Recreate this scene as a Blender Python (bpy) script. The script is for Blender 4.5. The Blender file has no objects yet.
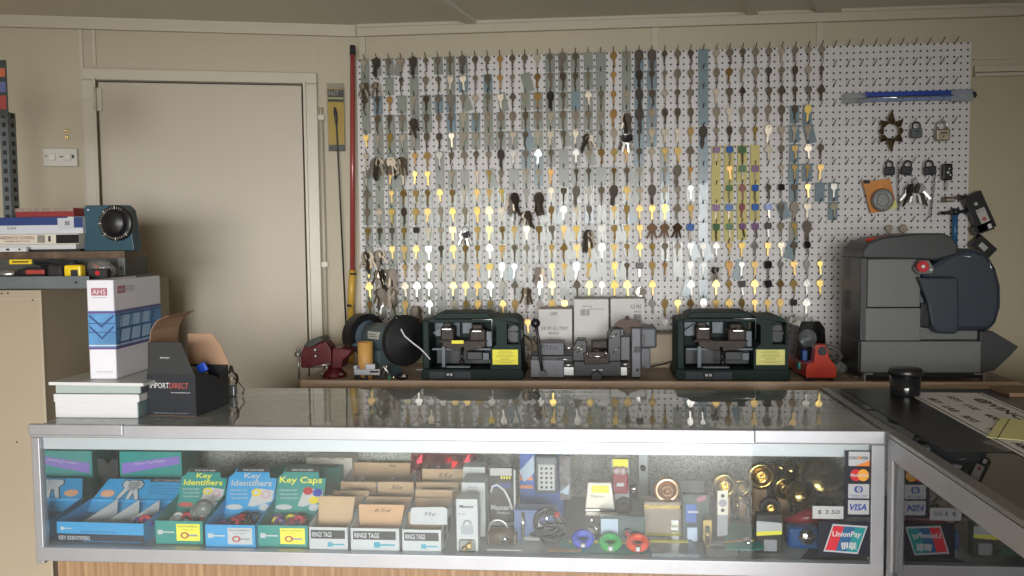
import bpy, bmesh, math, random
from mathutils import Vector, Matrix, Euler
random.seed(7)
C = bpy.context.scene.collection
SC = bpy.context.scene
# ---------------------------------------------------------------- camera
F = 880.0
EYE = Vector((0, 0, 1.45))
YAW, PIT, ROL = -0.08634, 0.05969, -0.01129
_f = Vector((math.sin(YAW)*math.cos(PIT), math.cos(YAW)*math.cos(PIT), -math.sin(PIT)))
_r = Vector((math.cos(YAW), -math.sin(YAW), 0)); _u = _r.cross(_f)
CR = math.cos(ROL)*_r + math.sin(ROL)*_u
CU = -math.sin(ROL)*_r + math.cos(ROL)*_u
cam = bpy.data.cameras.new('camera'); camo = bpy.data.objects.new('camera', cam); C.objects.link(camo)
cam.sensor_width = 36; cam.lens = F/1024*36; cam.clip_start = .02
camo.matrix_world = Matrix(((CR.x, CU.x, -_f.x, EYE.x), (CR.y, CU.y, -_f.y, EYE.y), (CR.z, CU.z, -_f.z, EYE.z), (0, 0, 0, 1)))
SC.camera = camo
# ---------------------------------------------------------------- exposure, sky, daylight
SC.view_settings.view_transform = 'Standard'; SC.view_settings.look = 'None'
SC.view_settings.gamma = 1; SC.view_settings.use_curve_mapping = False
SC.view_settings.exposure = 0.0
W = bpy.data.worlds.new('world'); SC.world = W; W.use_nodes = True
bg = W.node_tree.nodes['Background']; bg.inputs[0].default_value = (0.80, 0.90, 1.0, 1); bg.inputs[1].default_value = 1.6
def area(name, loc, rot, sx, sy, power, col):
    l = bpy.data.lights.new(name, 'AREA'); l.shape = 'RECTANGLE'; l.size = sx; l.size_y = sy; l.energy = power; l.color = col
    o = bpy.data.objects.new(name, l); C.objects.link(o); o.location = loc; o.rotation_euler = rot; return o
wl = area('window_daylight', (-.85, -3.58, 1.40), (math.radians(90-20), 0, math.radians(2)), 2.7, 1.3, 60, (1.0, 0.985, 0.95)); wl.data.spread = math.radians(64)
dl0 = area('doorway_daylight', (1.12, -3.58, 1.10), (math.radians(90-14), 0, math.radians(14)), .95, 1.9, 33, (1.0, 0.985, 0.96)); dl0.data.spread = math.radians(66)

# ---------------------------------------------------------------- room measures
YW = 3.572          # face of the peg board
CEIL = 2.31; TOP = 1.009; YF = 1.982; YB = 2.50; XL = -1.334; XR = 0.652; BZ = 0.93; BY = 3.097; DECK = 0.706
def ray(px, py): return CR*((px-512)/F) - CU*((py-288)/F) + _f
def pY(px, py, Y): d = ray(px, py); return EYE + d*(Y/d.y)
def pZ(px, py, Z): d = ray(px, py); return EYE + d*((Z-1.45)/d.z)
def pN(px, py, P, N): d = ray(px, py); return EYE + d*((P-EYE).dot(N)/d.dot(N))
# ---------------------------------------------------------------- materials
MATS = {}
def mat(name, col, rough=.5, metal=0, alpha=1, bump=0, bscale=60, var=0, vscale=8, coat=0, spec=.5, trans=0, emit=0):
    if name in MATS: return MATS[name]
    m = bpy.data.materials.new(name); m.use_nodes = True; nt = m.node_tree; b = nt.nodes['Principled BSDF']
    b.inputs['Base Color'].default_value = (*col, 1); b.inputs['Roughness'].default_value = rough
    b.inputs['Metallic'].default_value = metal; b.inputs['Alpha'].default_value = alpha
    b.inputs['Specular IOR Level'].default_value = spec
    b.inputs['Coat Weight'].default_value = coat; b.inputs['Transmission Weight'].default_value = trans
    tc = nt.nodes.new('ShaderNodeTexCoord')
    if var:
        n = nt.nodes.new('ShaderNodeTexNoise'); n.inputs['Scale'].default_value = vscale; n.inputs['Detail'].default_value = 4
        nt.links.new(tc.outputs['Object'], n.inputs['Vector'])
        r = nt.nodes.new('ShaderNodeMapRange'); r.inputs[1].default_value = .3; r.inputs[2].default_value = .7; r.inputs[3].default_value = 1-var; r.inputs[4].default_value = 1+var*.6
        nt.links.new(n.outputs[0], r.inputs[0])
        x = nt.nodes.new('ShaderNodeVectorMath'); x.operation = 'SCALE'; x.inputs[0].default_value = col
        nt.links.new(r.outputs[0], x.inputs['Scale']); nt.links.new(x.outputs[0], b.inputs['Base Color'])
    if bump:
        n = nt.nodes.new('ShaderNodeTexNoise'); n.inputs['Scale'].default_value = bscale; n.inputs['Detail'].default_value = 3
        nt.links.new(tc.outputs['Object'], n.inputs['Vector'])
        bp = nt.nodes.new('ShaderNodeBump'); bp.inputs['Strength'].default_value = bump; bp.inputs['Distance'].default_value = .002
        nt.links.new(n.outputs[0], bp.inputs['Height']); nt.links.new(bp.outputs[0], b.inputs['Normal'])
    MATS[name] = m; return m
def glass(name, tint, rough=0.0, ior=1.5, haze=0.0, twice=False):
    if name in MATS: return MATS[name]
    m = bpy.data.materials.new(name); m.use_nodes = True; nt = m.node_tree; nt.nodes.clear()
    o = nt.nodes.new('ShaderNodeOutputMaterial'); t = nt.nodes.new('ShaderNodeBsdfTransparent'); t.inputs[0].default_value = (*tint, 1)
    g = nt.nodes.new('ShaderNodeBsdfGlossy'); g.inputs['Roughness'].default_value = rough
    fr = nt.nodes.new('ShaderNodeFresnel'); fr.inputs[0].default_value = ior
    mx = nt.nodes.new('ShaderNodeMixShader')
    fo = fr.outputs[0]
    if twice:   # reflection from both faces of the pane: 2R/(1+R)
        a1 = nt.nodes.new('ShaderNodeMath'); a1.operation = 'ADD'; a1.inputs[1].default_value = 1; nt.links.new(fo, a1.inputs[0])
        a2 = nt.nodes.new('ShaderNodeMath'); a2.operation = 'DIVIDE'; nt.links.new(fo, a2.inputs[0]); nt.links.new(a1.outputs[0], a2.inputs[1])
        a3 = nt.nodes.new('ShaderNodeMath'); a3.operation = 'MULTIPLY'; a3.inputs[1].default_value = 2; nt.links.new(a2.outputs[0], a3.inputs[0]); fo = a3.outputs[0]
    nt.links.new(fo, mx.inputs[0]); nt.links.new(t.outputs[0], mx.inputs[1]); nt.links.new(g.outputs[0], mx.inputs[2])
    last = mx
    if haze:
        d = nt.nodes.new('ShaderNodeBsdfDiffuse'); d.inputs[0].default_value = (.75, .8, .8, 1)
        n = nt.nodes.new('ShaderNodeTexNoise'); n.inputs['Scale'].default_value = 3.5; n.inputs['Detail'].default_value = 6
        tc = nt.nodes.new('ShaderNodeTexCoord'); nt.links.new(tc.outputs['Object'], n.inputs['Vector'])
        r = nt.nodes.new('ShaderNodeMapRange'); r.inputs[1].default_value = .35; r.inputs[2].default_value = .7; r.inputs[3].default_value = haze*.4; r.inputs[4].default_value = haze*1.6
        nt.links.new(n.outputs[0], r.inputs[0])
        m2 = nt.nodes.new('ShaderNodeMixShader'); nt.links.new(r.outputs[0], m2.inputs[0]); nt.links.new(mx.outputs[0], m2.inputs[1]); nt.links.new(d.outputs[0], m2.inputs[2]); last = m2
    nt.links.new(last.outputs[0], o.inputs[0]); MATS[name] = m; return m
def wall_mat(name, col, ax=(1, 0, 0), pitch=.41, off=0):
    """painted board wall with faint vertical grooves"""
    m = mat(name, col, .55, var=.06, vscale=1.3); nt = m.node_tree; b = nt.nodes['Principled BSDF']
    geo = nt.nodes.new('ShaderNodeNewGeometry')
    dot = nt.nodes.new('ShaderNodeVectorMath'); dot.operation = 'DOT_PRODUCT'; dot.inputs[1].default_value = ax
    nt.links.new(geo.outputs['Position'], dot.inputs[0])
    a = nt.nodes.new('ShaderNodeMath'); a.operation = 'ADD'; a.inputs[1].default_value = off+50*pitch; nt.links.new(dot.outputs['Value'], a.inputs[0])
    mo = nt.nodes.new('ShaderNodeMath'); mo.operation = 'MODULO'; mo.inputs[1].default_value = pitch; nt.links.new(a.outputs[0], mo.inputs[0])
    c = nt.nodes.new('ShaderNodeMath'); c.operation = 'COMPARE'; c.inputs[1].default_value = pitch/2; c.inputs[2].default_value = .003; nt.links.new(mo.outputs[0], c.inputs[0])
    n = nt.nodes.new('ShaderNodeTexNoise'); n.inputs['Scale'].default_value = 4; nt.links.new(geo.outputs['Position'], n.inputs['Vector'])
    ad = nt.nodes.new('ShaderNodeMath'); ad.operation = 'MULTIPLY_ADD'; ad.inputs[1].default_value = -.4
    nt.links.new(c.outputs[0], ad.inputs[0]); nt.links.new(n.outputs[0], ad.inputs[2])
    bp = nt.nodes.new('ShaderNodeBump'); bp.inputs['Strength'].default_value = .35; bp.inputs['Distance'].default_value = .004
    nt.links.new(ad.outputs[0], bp.inputs['Height']); nt.links.new(bp.outputs[0], b.inputs['Normal'])
    return m
# ---------------------------------------------------------------- mesh builder
class MB:
    def __init__(s): s.bm = bmesh.new(); s.mi = 0
    def _xf(s, vs, M):
        if M is not None: bmesh.ops.transform(s.bm, matrix=M, verts=vs)
    def _tag(s, vs):
        fs = set(f for v in vs for f in v.link_faces)
        for f in fs: f.material_index = s.mi
        return fs
    def m(s, i): s.mi = i; return s
    def box(s, a, b, bev=0, M=None, seg=2):
        r = bmesh.ops.create_cube(s.bm, size=1); vs = r['verts']
        for v in vs: v.co = Vector([(a[i]+b[i])/2 + v.co[i]*(b[i]-a[i]) for i in range(3)])
        s._tag(vs)
        if bev:
            es = list(set(e for v in vs for e in v.link_edges))
            r = bmesh.ops.bevel(s.bm, geom=es, offset=min(bev, min(abs(b[i]-a[i]) for i in range(3))*.45), segments=seg, profile=.5, affect='EDGES')
            vs = list(set(v for f in r['faces'] for v in f.verts) | set(v for v in vs if v.is_valid))
            s._tag(vs)
        s._xf(vs, M); return s
    def cyl(s, p0, p1, r, r2=None, n=20, cap=True):
        p0, p1 = Vector(p0), Vector(p1); d = p1-p0
        q = bmesh.ops.create_cone(s.bm, cap_ends=cap, segments=n, radius1=r, radius2=r if r2 is None else r2, depth=d.length)
        M = Matrix.Translation((p0+p1)/2) @ d.to_track_quat('Z', 'Y').to_matrix().to_4x4()
        s._tag(q['verts']); s._xf(q['verts'], M)
        for v in q['verts']:
            for f in v.link_faces:
                if len(f.verts) == 4: f.smooth = True
        return s
    def sph(s, c, r, sc=(1, 1, 1), n=16, M=None):
        q = bmesh.ops.create_uvsphere(s.bm, u_segments=n, v_segments=max(6, n//2), radius=r)
        for v in q['verts']: v.co = Vector((v.co.x*sc[0]+c[0], v.co.y*sc[1]+c[1], v.co.z*sc[2]+c[2]))
        for f in s._tag(q['verts']): f.smooth = True
        s._xf(q['verts'], M); return s
    def lathe(s, prof, M=None, n=28):
        """prof: (r, h) pairs about +Z"""
        rings = []
        for r, h in prof:
            if r < 1e-6: rings.append([s.bm.verts.new((0, 0, h))])
            else: rings.append([s.bm.verts.new((r*math.cos(2*math.pi*k/n), r*math.sin(2*math.pi*k/n), h)) for k in range(n)])
        for A, B in zip(rings, rings[1:]):
            for k in range(n):
                k2 = (k+1) % n
                vs = [A[k % len(A)], A[k2 % len(A)], B[k2 % len(B)], B[k % len(B)]]
                u = []
                for v in vs:
                    if v not in u: u.append(v)
                if len(u) > 2:
                    f = s.bm.faces.new(u); f.smooth = True; f.material_index = s.mi
        s._xf([v for R in rings for v in R], M); return s
    def prism(s, pts, d, M=None, bev=0):
        """pts: polygon in local XZ, extruded along Y from d[0] to d[1]"""
        A = [s.bm.verts.new((p[0], d[0], p[1])) for p in pts]; B = [s.bm.verts.new((p[0], d[1], p[1])) for p in pts]
        fs = [s.bm.faces.new(A), s.bm.faces.new(B[::-1])]; n = len(pts)
        for k in range(n): fs.append(s.bm.faces.new((A[k], B[k], B[(k+1) % n], A[(k+1) % n])))
        for f in fs: f.material_index = s.mi
        bmesh.ops.recalc_face_normals(s.bm, faces=fs)
        vs = A+B
        if bev:
            es = [e for e in set(e for v in vs for e in v.link_edges)]
            r = bmesh.ops.bevel(s.bm, geom=es, offset=bev, segments=2, profile=.5, affect='EDGES')
            vs = list(set(v for f in r['faces'] for v in f.verts) | set(v for v in vs if v.is_valid)); s._tag(vs)
        s._xf(vs, M); return s
    def poly(s, pts, M=None):
        vs = [s.bm.verts.new(p) for p in pts]; f = s.bm.faces.new(vs); f.material_index = s.mi; s._xf(vs, M); return s
    def tube(s, path, r, n=8, M=None, cap=True):
        path = [Vector(p) for p in path]; rings = []; up = None
        for i, p in enumerate(path):
            t = (path[min(i+1, len(path)-1)]-path[max(i-1, 0)]).normalized()
            if up is None: up = Vector((0, 0, 1)) if abs(t.z) < .9 else Vector((0, 1, 0))
            a = t.cross(up).normalized(); b = a.cross(t).normalized(); up = b
            rr = r[i] if isinstance(r, (list, tuple)) else r
            rings.append([s.bm.verts.new(p + rr*(math.cos(2*math.pi*k/n)*a + math.sin(2*math.pi*k/n)*b)) for k in range(n)])
        for A, B in zip(rings, rings[1:]):
            for k in range(n):
                f = s.bm.faces.new((A[k], A[(k+1) % n], B[(k+1) % n], B[k])); f.smooth = True; f.material_index = s.mi
        if cap:
            for R_ in (rings[0][::-1], rings[-1]): s.bm.faces.new(R_).material_index = s.mi
        s._xf([v for R_ in rings for v in R_], M); return s
    def torus(s, c, R_, r, axis='Y', n=24, k=8, a0=0, a1=2*math.pi, M=None):
        full = abs(a1-a0) > 6.28; N = n if full else n
        pts = []
        for i in range(N + (0 if full else 1)):
            t = a0+(a1-a0)*i/N
            u = {'Y': (math.cos(t), 0, math.sin(t)), 'Z': (math.cos(t), math.sin(t), 0), 'X': (0, math.cos(t), math.sin(t))}[axis]
            pts.append(Vector(c)+Vector(u)*R_)
        if full:
            rings = []
            nax = Vector({'Y': (0, 1, 0), 'Z': (0, 0, 1), 'X': (1, 0, 0)}[axis])
            for p in pts:
                o = (p-Vector(c)).normalized(); rings.append([s.bm.verts.new(p + r*(math.cos(2*math.pi*j/k)*o+math.sin(2*math.pi*j/k)*nax)) for j in range(k)])
            for i in range(N):
                A, B = rings[i], rings[(i+1) % N]
                for j in range(k):
                    f = s.bm.faces.new((A[j], A[(j+1) % k], B[(j+1) % k], B[j])); f.smooth = True; f.material_index = s.mi
            s._xf([v for R2 in rings for v in R2], M)
        else: s.tube(pts, r, k, M)
        return s
    def build(s, name, mats, parent=None):
        bmesh.ops.recalc_face_normals(s.bm, faces=s.bm.faces)
        me = bpy.data.meshes.new(name); s.bm.to_mesh(me); s.bm.free()
        for m_ in (mats if isinstance(mats, (list, tuple)) else [mats]): me.materials.append(m_)
        o = bpy.data.objects.new(name, me); C.objects.link(o)
        if parent is not None: o.parent = parent
        return o
def tag(o, label=None, cat=None, group=None, kind=None):
    if label: o['label'] = label
    if cat: o['category'] = cat
    if group: o['group'] = group
    if kind: o['kind'] = kind
    return o
def struct(o): o['kind'] = 'structure'; return o
def thing(name, label, cat, loc=(0, 0, 0), rz=0, group=None):
    o = bpy.data.objects.new(name, None); C.objects.link(o); o.empty_display_size = .05
    o.location = loc; o.rotation_euler = (0, 0, rz); tag(o, label, cat, group); return o
def copy_tree(o, parent=None):
    c = o.copy(); C.objects.link(c)
    if parent is not None: c.parent = parent
    for ch in list(o.children): copy_tree(ch, c)
    return c
_tc = {}
def text(s, w, h, org, m_, parent=None, right=(1, 0, 0), up=(0, 0, 1), name='lettering', lift=.0004, shear=0, bold=0):
    """lettering stretched to w x h (h None keeps proportion), lower-left at org"""
    cu = bpy.data.curves.new('t', 'FONT'); cu.body = s; cu.shear = shear; cu.offset = bold; cu.resolution_u = 2
    ob = bpy.data.objects.new('t', cu); C.objects.link(ob)
    dg = bpy.context.evaluated_depsgraph_get(); me = bpy.data.meshes.new_from_object(ob.evaluated_get(dg))
    bpy.data.objects.remove(ob); bpy.data.curves.remove(cu)
    xs = [v.co.x for v in me.vertices]; ys = [v.co.y for v in me.vertices]
    x0, x1, y0, y1 = min(xs), max(xs), min(ys), max(ys); kx = w/(x1-x0); ky = kx if h is None else h/(y1-y0)
    R_, U_ = Vector(right).normalized(), Vector(up).normalized(); N_ = R_.cross(U_)
    for v in me.vertices: v.co = Vector(org)+R_*((v.co.x-x0)*kx)+U_*((v.co.y-y0)*ky)+N_*lift
    me.name = name; me.materials.clear(); me.materials.append(m_)
    o = bpy.data.objects.new(name, me); C.objects.link(o)
    if parent is not None: o.parent = parent
    return o
def lerp(a, b, t): return a+(b-a)*t
ORD = ['first', 'second', 'third', 'fourth', 'fifth', 'sixth', 'seventh', 'eighth', 'ninth', 'tenth', 'eleventh', 'twelfth', 'thirteenth', 'fourteenth', 'fifteenth', 'sixteenth', 'seventeenth', 'eighteenth', 'nineteenth']
def ordn(i): return ORD[i] if i < 19 else ('twentieth' if i == 19 else ('twenty-'+ORD[i-20] if i < 29 else ('thirtieth' if i == 29 else 'thirty-'+ORD[i-30])))
# common materials
M_alu = mat('brushed_aluminium', (.42, .43, .46), .46, .75, var=.05)
M_steel = mat('steel', (.55, .55, .55), .3, .9)
M_chrome = mat('chrome', (.8, .8, .8), .12, 1)
M_black = mat('black_plastic', (.012, .012, .014), .35)
M_white = mat('white_card', (.66, .66, .68), .6)
M_ink = mat('black_ink', (.02, .02, .025), .6)
M_glass = glass('case_glass', (.95, .965, .96), haze=.022)
M_topglass = glass('counter_glass', (.80, .88, .84), ior=1.8, haze=.30, twice=True)
M_wire = mat('dark_wire', (.05, .045, .04), .4, .7)
# ================================================================ the room
wallc = (.50, .445, .33)
DW = Vector((-.94, YW+.012, 0)); DD = Vector((-1.294, -.348, 0)).normalized(); DN = Vector((DD.y, -DD.x, 0))
if DN.y > 0: DN = -DN
M_wall = wall_mat('cream_board_wall', wallc, (1, 0, 0), .60, .03)
M_wall2 = wall_mat('cream_board_wall_left', wallc, tuple(DD), .44, .1)
M_trim = mat('cream_gloss_paint', (.53, .48, .385), .35)
M_door = mat('door_paint', (.50, .435, .345), .45, var=.05, vscale=1)
M_dark = mat('dark_gap', (.03, .028, .025), .8)
struct(MB().box((-1.0, YW+.012, 0), (2.6, YW+.12, 2.6)).build('wall_back', M_wall))
def dwm(dx=0, dz=0):   # local frame on the angled wall: x runs left, y out of the wall, z up
    return Matrix.Translation(DW+DD*dx+Vector((0, 0, dz))) @ Matrix(((DD.x, DN.x, 0, 0), (DD.y, DN.y, 0, 0), (0, 0, 1, 0), (0, 0, 0, 1)))
WM = dwm()
struct(MB().box((-.02, -.12, 0), (2.4, 0, 2.6), M=WM).build('wall_left', M_wall2))
def onD(px, py, out=0):
    p = pN(px, py, DW+DN*out, DN); q = p-DW; return q.dot(DD), p.z
struct(MB().box((-3.3, -3.62, -.06), (2.7, YW+.1, 0)).build('floor', mat('vinyl_floor', (.42, .32, .20), .5, var=.1)))
M_ceil = mat('ceiling_paint', (.70, .675, .585), .7, bump=.5, bscale=120)
struct(MB().box((-3.3, -3.62, CEIL), (2.7, YW+.1, CEIL+.08)).build('ceiling', M_ceil))
struct(MB().box((2.6, -3.62, 0), (2.7, YW+.1, 2.4)).build('wall_right', M_wall))
struct(MB().box((-3.3, -3.62, 0), (-3.2, YW, 2.4)).build('wall_side', M_wall))
# shop front behind the camera: wall with wide glazed opening
wf = MB()
for a, b in [((-3.2, -3.55, 0), (-2.24, -3.45, 2.4)), ((-2.24, -3.55, 2.08), (2.6, -3.45, 2.4)), ((-2.24, -3.55, 0), (.58, -3.45, .72)), ((1.64, -3.55, 0), (2.6, -3.45, 2.08))]: wf.box(a, b)
struct(wf.build('wall_front', M_wall))
w1 = MB()
for x in (-2.24, -.85, .54): w1.box((x, -3.53, .74), (x+.04, -3.47, 2.08))
w1.box((-2.24, -3.53, .72), (.58, -3.47, .76)).box((-2.24, -3.53, 2.04), (.58, -3.47, 2.08))
struct(w1.build('window_1', M_alu))
w1 = MB().box((1.60, -3.53, 0), (1.64, -3.47, 2.08)).box((.58, -3.53, 2.06), (1.64, -3.47, 2.08))
struct(w1.build('door_3', M_alu))
# cornice strips and ceiling battens
t = MB().box((-.93, YW-.012, CEIL-.045), (2.6, YW+.014, CEIL)); t.box((-.93, YW-.02, CEIL-.012), (2.6, YW+.014, CEIL))
struct(t.build('trim_1', M_trim))
t = MB().box((.0, 0, CEIL-.045), (2.4, .02, CEIL), M=WM); struct(t.build('trim_2', M_trim))
def batten(n, px, w):
    p = pZ(px, 20, CEIL-.001); q = pZ(px-42 if px < 600 else px-8, -10, CEIL-.001); d = (q-p).normalized(); s = Vector((-d.y, d.x, 0))*w
    b = MB(); a = p-d*.1; e = p+d*2.2
    b.poly([a-s-Vector((0, 0, .012)), a+s-Vector((0, 0, .012)), e+s-Vector((0, 0, .012)), e-s-Vector((0, 0, .012))])
    r = bmesh.ops.extrude_face_region(b.bm, geom=list(b.bm.faces)); bmesh.ops.translate(b.bm, vec=(0, 0, .014), verts=[v for v in r['geom'] if isinstance(v, bmesh.types.BMVert)])
    struct(b.build('trim_%d' % n, M_ceil))
batten(3, 470, .022); batten(4, 755, .02); batten(5, 832, .045)
# vertical cover strips on the walls
for n, px in ((6, 362), (7, 655), (8, 820)):
    p = pY(px, 40, YW); struct(MB().box((p.x-.012, YW+.004, .9), (p.x+.012, YW+.013, CEIL)).build('trim_%d' % n, M_trim))
for n, px in ((9, 81), (10, 94)):
    x, z = onD(px, 40); struct(MB().box((x-.006, 0, 2.13 if n == 10 else 0), (x+.006, .006, CEIL-.04), M=WM).build('trim_%d' % n, M_trim))
# plain conduit pipe by the door
cx0, cz0 = onD(321, 108)
cd = MB().cyl((cx0, .014, .93), (cx0, .014, cz0), .008, n=10); cd.box((cx0-.012, 0, 1.33), (cx0+.012, .022, 1.35)).box((cx0-.012, 0, cz0-.05), (cx0+.012, .022, cz0-.03))
bmesh.ops.transform(cd.bm, matrix=WM, verts=cd.bm.verts)
tag(cd.build('conduit_pipe', M_trim), 'cream painted conduit pipe running up the wall right of the door', 'pipe')
# door with architrave, on the angled wall
dl, dtop = onD(97, 79); dr, _ = onD(303, 86); dtop = (dtop+_)/2
fl, ftop = onD(82, 66); fr, _ = onD(317, 76); ftop = (ftop+_)/2
fr_ = MB()
fr_.box((dl, 0, 0), (fl, .022, dtop+.0), .004).box((fr, 0, 0), (dr, .022, dtop), .004).box((fr, 0, dtop), (fl, .022, ftop), .004)
fr_.box((dr-.012, .0, 0), (dr, .028, dtop+.01), .002).box((dl, 0, 0), (dl+.012, .028, dtop+.01), .002)
bmesh.ops.transform(fr_.bm, matrix=WM, verts=fr_.bm.verts)
door = struct(MB().box((dr+.006, .0, .01), (dl-.006, .013, dtop-.007), .002, M=WM).build('door_1', M_door))
fr_.build('door_frame', M_trim, door)
MB().box((dr+.001, .0, 0), (dl-.001, .002, dtop-.001), M=WM).build('shadow_gap', M_dark, door)
hx, hz = onD(100, 100)
h = MB().box((hx-.012, .012, hz-.045), (hx+.012, .019, hz+.045), .002).cyl((hx+.012, .024, hz-.045), (hx+.012, .024, hz+.045), .006, n=10).box((hx+.014, .016, hz-.004), (hx+.075, .0245, hz+.004))
for k in (-1, 0, 1): h.cyl((hx-.003, .018, hz+k*.028), (hx-.003, .021, hz+k*.028), .004, n=8)
bmesh.ops.transform(h.bm, matrix=WM, verts=h.bm.verts); h.build('door_hinge', M_trim, door)
# second door / cupboard head at the far right
p = pY(974, 74, YW); q = pY(974, 58, YW)
t = MB().box((p.x, YW-.012, p.z-.012), (2.6, YW+.014, p.z+.002), .002).box((p.x, YW-.006, p.z+.006), (2.6, YW+.014, p.z+.03), .002).box((p.x, YW+.004, q.z-.006), (2.6, YW+.014, q.z))
struct(t.build('trim_11', M_trim))
struct(MB().box((p.x-.05, YW+.001, .05), (2.5, YW+.0135, p.z-.012)).build('door_2', mat('olive_door_paint', (.45, .39, .27), .5, var=.05, vscale=1)))
# light switch and brass hooks on the wall
sx1, sz1 = onD(43, 148); sx0, sz0 = onD(79, 167)
sw = thing('light_switch', 'cream double wall socket plate left of the door', 'light switch', DW+DD*((sx0+sx1)/2)+Vector((0, 0, (sz0+sz1)/2)), 0)
sw.rotation_euler = (0, 0, math.atan2(DD.y, DD.x)+math.pi)
wS, hS = (sx1-sx0)/2, (sz1-sz0)/2
MB().box((-wS, -.012, -hS), (wS, 0, hS), .004).build('plate', mat('cream_plastic', (.55, .52, .46), .3), sw)
for k, x in enumerate((-wS*.45, wS*.45)):
    MB().box((x-.012, -.016, -.012), (x+.012, -.011, .014), .002).build('rocker', mat('ivory_plastic', (.60, .57, .52), .3), sw)
MB().box((-wS*.85, -.0125, .002), (-wS*.72, -.0118, .006)).box((-.003, -.0125, .0), (.012, -.0118, .004)).box((wS*.68, -.0125, -.004), (wS*.8, -.0118, .010)).build('marking', M_ink, sw)
for k, (py, lab) in enumerate(((131, 'upper of two small brass screw eyes above the socket plate'), (137.5, 'lower of two small brass screw eyes above the socket plate'))):
    hx, hz = onD(67.5, py); P = DW+DD*hx+Vector((0, 0, hz))
    o = MB().torus((0, -.008, 0), .005, .0016, 'Y', 12, 6).cyl((0, -.005, .0), (0, .0, .0), .003, n=8).build('screw_eye', mat('polished_brass', (.80, .58, .22), .2, 1)); o.location = P
    o.rotation_euler = sw.rotation_euler; tag(o, lab, 'hook')
# ================================================================ peg board
def board_mat():
    m = mat('white_pegboard', (.66, .64, .635), .45, var=.04); nt = m.node_tree; b = nt.nodes['Principled BSDF']
    geo = nt.nodes.new('ShaderNodeTexCoord'); sp = nt.nodes.new('ShaderNodeSeparateXYZ'); nt.links.new(geo.outputs['Object'], sp.inputs[0])
    ds = []
    for ax, pit in ((0, .0251), (2, .0252)):
        a = nt.nodes.new('ShaderNodeMath'); a.operation = 'ADD'; a.inputs[1].default_value = pit*200+pit/2; nt.links.new(sp.outputs[ax], a.inputs[0])
        q = nt.nodes.new('ShaderNodeMath'); q.operation = 'MODULO'; q.inputs[1].default_value = pit; nt.links.new(a.outputs[0], q.inputs[0])
        s_ = nt.nodes.new('ShaderNodeMath'); s_.operation = 'SUBTRACT'; s_.inputs[1].default_value = pit/2; nt.links.new(q.outputs[0], s_.inputs[0])
        e = nt.nodes.new('ShaderNodeMath'); e.operation = 'POWER'; e.inputs[1].default_value = 2; nt.links.new(s_.outputs[0], e.inputs[0]); ds.append(e)
    s_ = nt.nodes.new('ShaderNodeMath'); s_.operation = 'ADD'; nt.links.new(ds[0].outputs[0], s_.inputs[0]); nt.links.new(ds[1].outputs[0], s_.inputs[1])
    l = nt.nodes.new('ShaderNodeMath'); l.operation = 'LESS_THAN'; l.inputs[1].default_value = .0040**2; nt.links.new(s_.outputs[0], l.inputs[0])
    mx = nt.nodes.new('ShaderNodeMixRGB'); mx.inputs[2].default_value = (.015, .013, .012, 1)
    src = b.inputs['Base Color'].links[0].from_socket
    nt.links.new(l.outputs[0], mx.inputs[0]); nt.links.new(src, mx.inputs[1]); nt.links.new(mx.outputs[0], b.inputs['Base Color'])
    return m
# key columns (pixel x on the photo at the top row) -> X on the board; rows every three holes
COLP = [364.4]+[364.4+12.25*k for k in range(1, 14)]+[536.2, 548.9, 561.7, 574.4, 586.7, 599.2, 611.9, 624.7, 637.8, 650.6, 663.3, 676.4, 689.4, 702.3, 715.4, 728.6, 741.7, 754.4, 768, 781.7, 795.3, 808.6, 822.5, 835.5, 848.6, 861.9, 875.4, 889.6, 903.2, 916.8, 930.5, 944.5, 958.4]
X0 = -.8979; Z0 = 1.45+.7246-.006; RP = .0756
PX = .0502
def cell(c, r): return X0+PX*c, Z0-RP*r
bl, br = -.937, cell(47, 0)[0]+.012
pb = thing('pegboard', 'big white perforated pegboard covering the wall above the bench', 'pegboard', (cell(0, 0)[0], YW, cell(0, 0)[1]))
MB().box((bl-X0, 0, BZ+.02-Z0), (br-X0, .006, 2.172-Z0)).build('board', board_mat(), pb)
MB().box((bl-X0, .006, BZ+.02-Z0), (br-X0, .011, 2.165-Z0)).build('backing_batten', M_dark, pb)
def hook_mesh():
    m = MB(); m.tube([(0, .002, 0), (0, -.012, .001), (0, -.040, .018)], .0017, 6); return m
proto = hook_mesh().build('peg_hook', M_wire, pb); hme = proto.data
nh = 0; rest = MB(); first = True
hooks = [(c, r) for c in range(37, 47) for r in range(14)]+[(c, r) for c in range(0, 37) for r in range(15)]
for (c, r) in hooks:
    x, z = (c*PX, -r*RP)
    if c > 44 and r > 4: continue
    if r == 14 and c not in (13, 14, 16, 24, 33, 34, 35): continue
    nh += 1
    if nh <= 100:
        o = proto if nh == 1 else proto.copy()
        if nh > 1: C.objects.link(o); o.parent = pb
        o.location = (x, 0, z)
    else:
        rest.tube([(x, .002, z), (x, -.012, z+.001), (x, -.040, z+.018)], .0017, 5)
o = rest.build('peg_hooks', M_wire, pb); o['kind'] = 'stuff'
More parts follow.
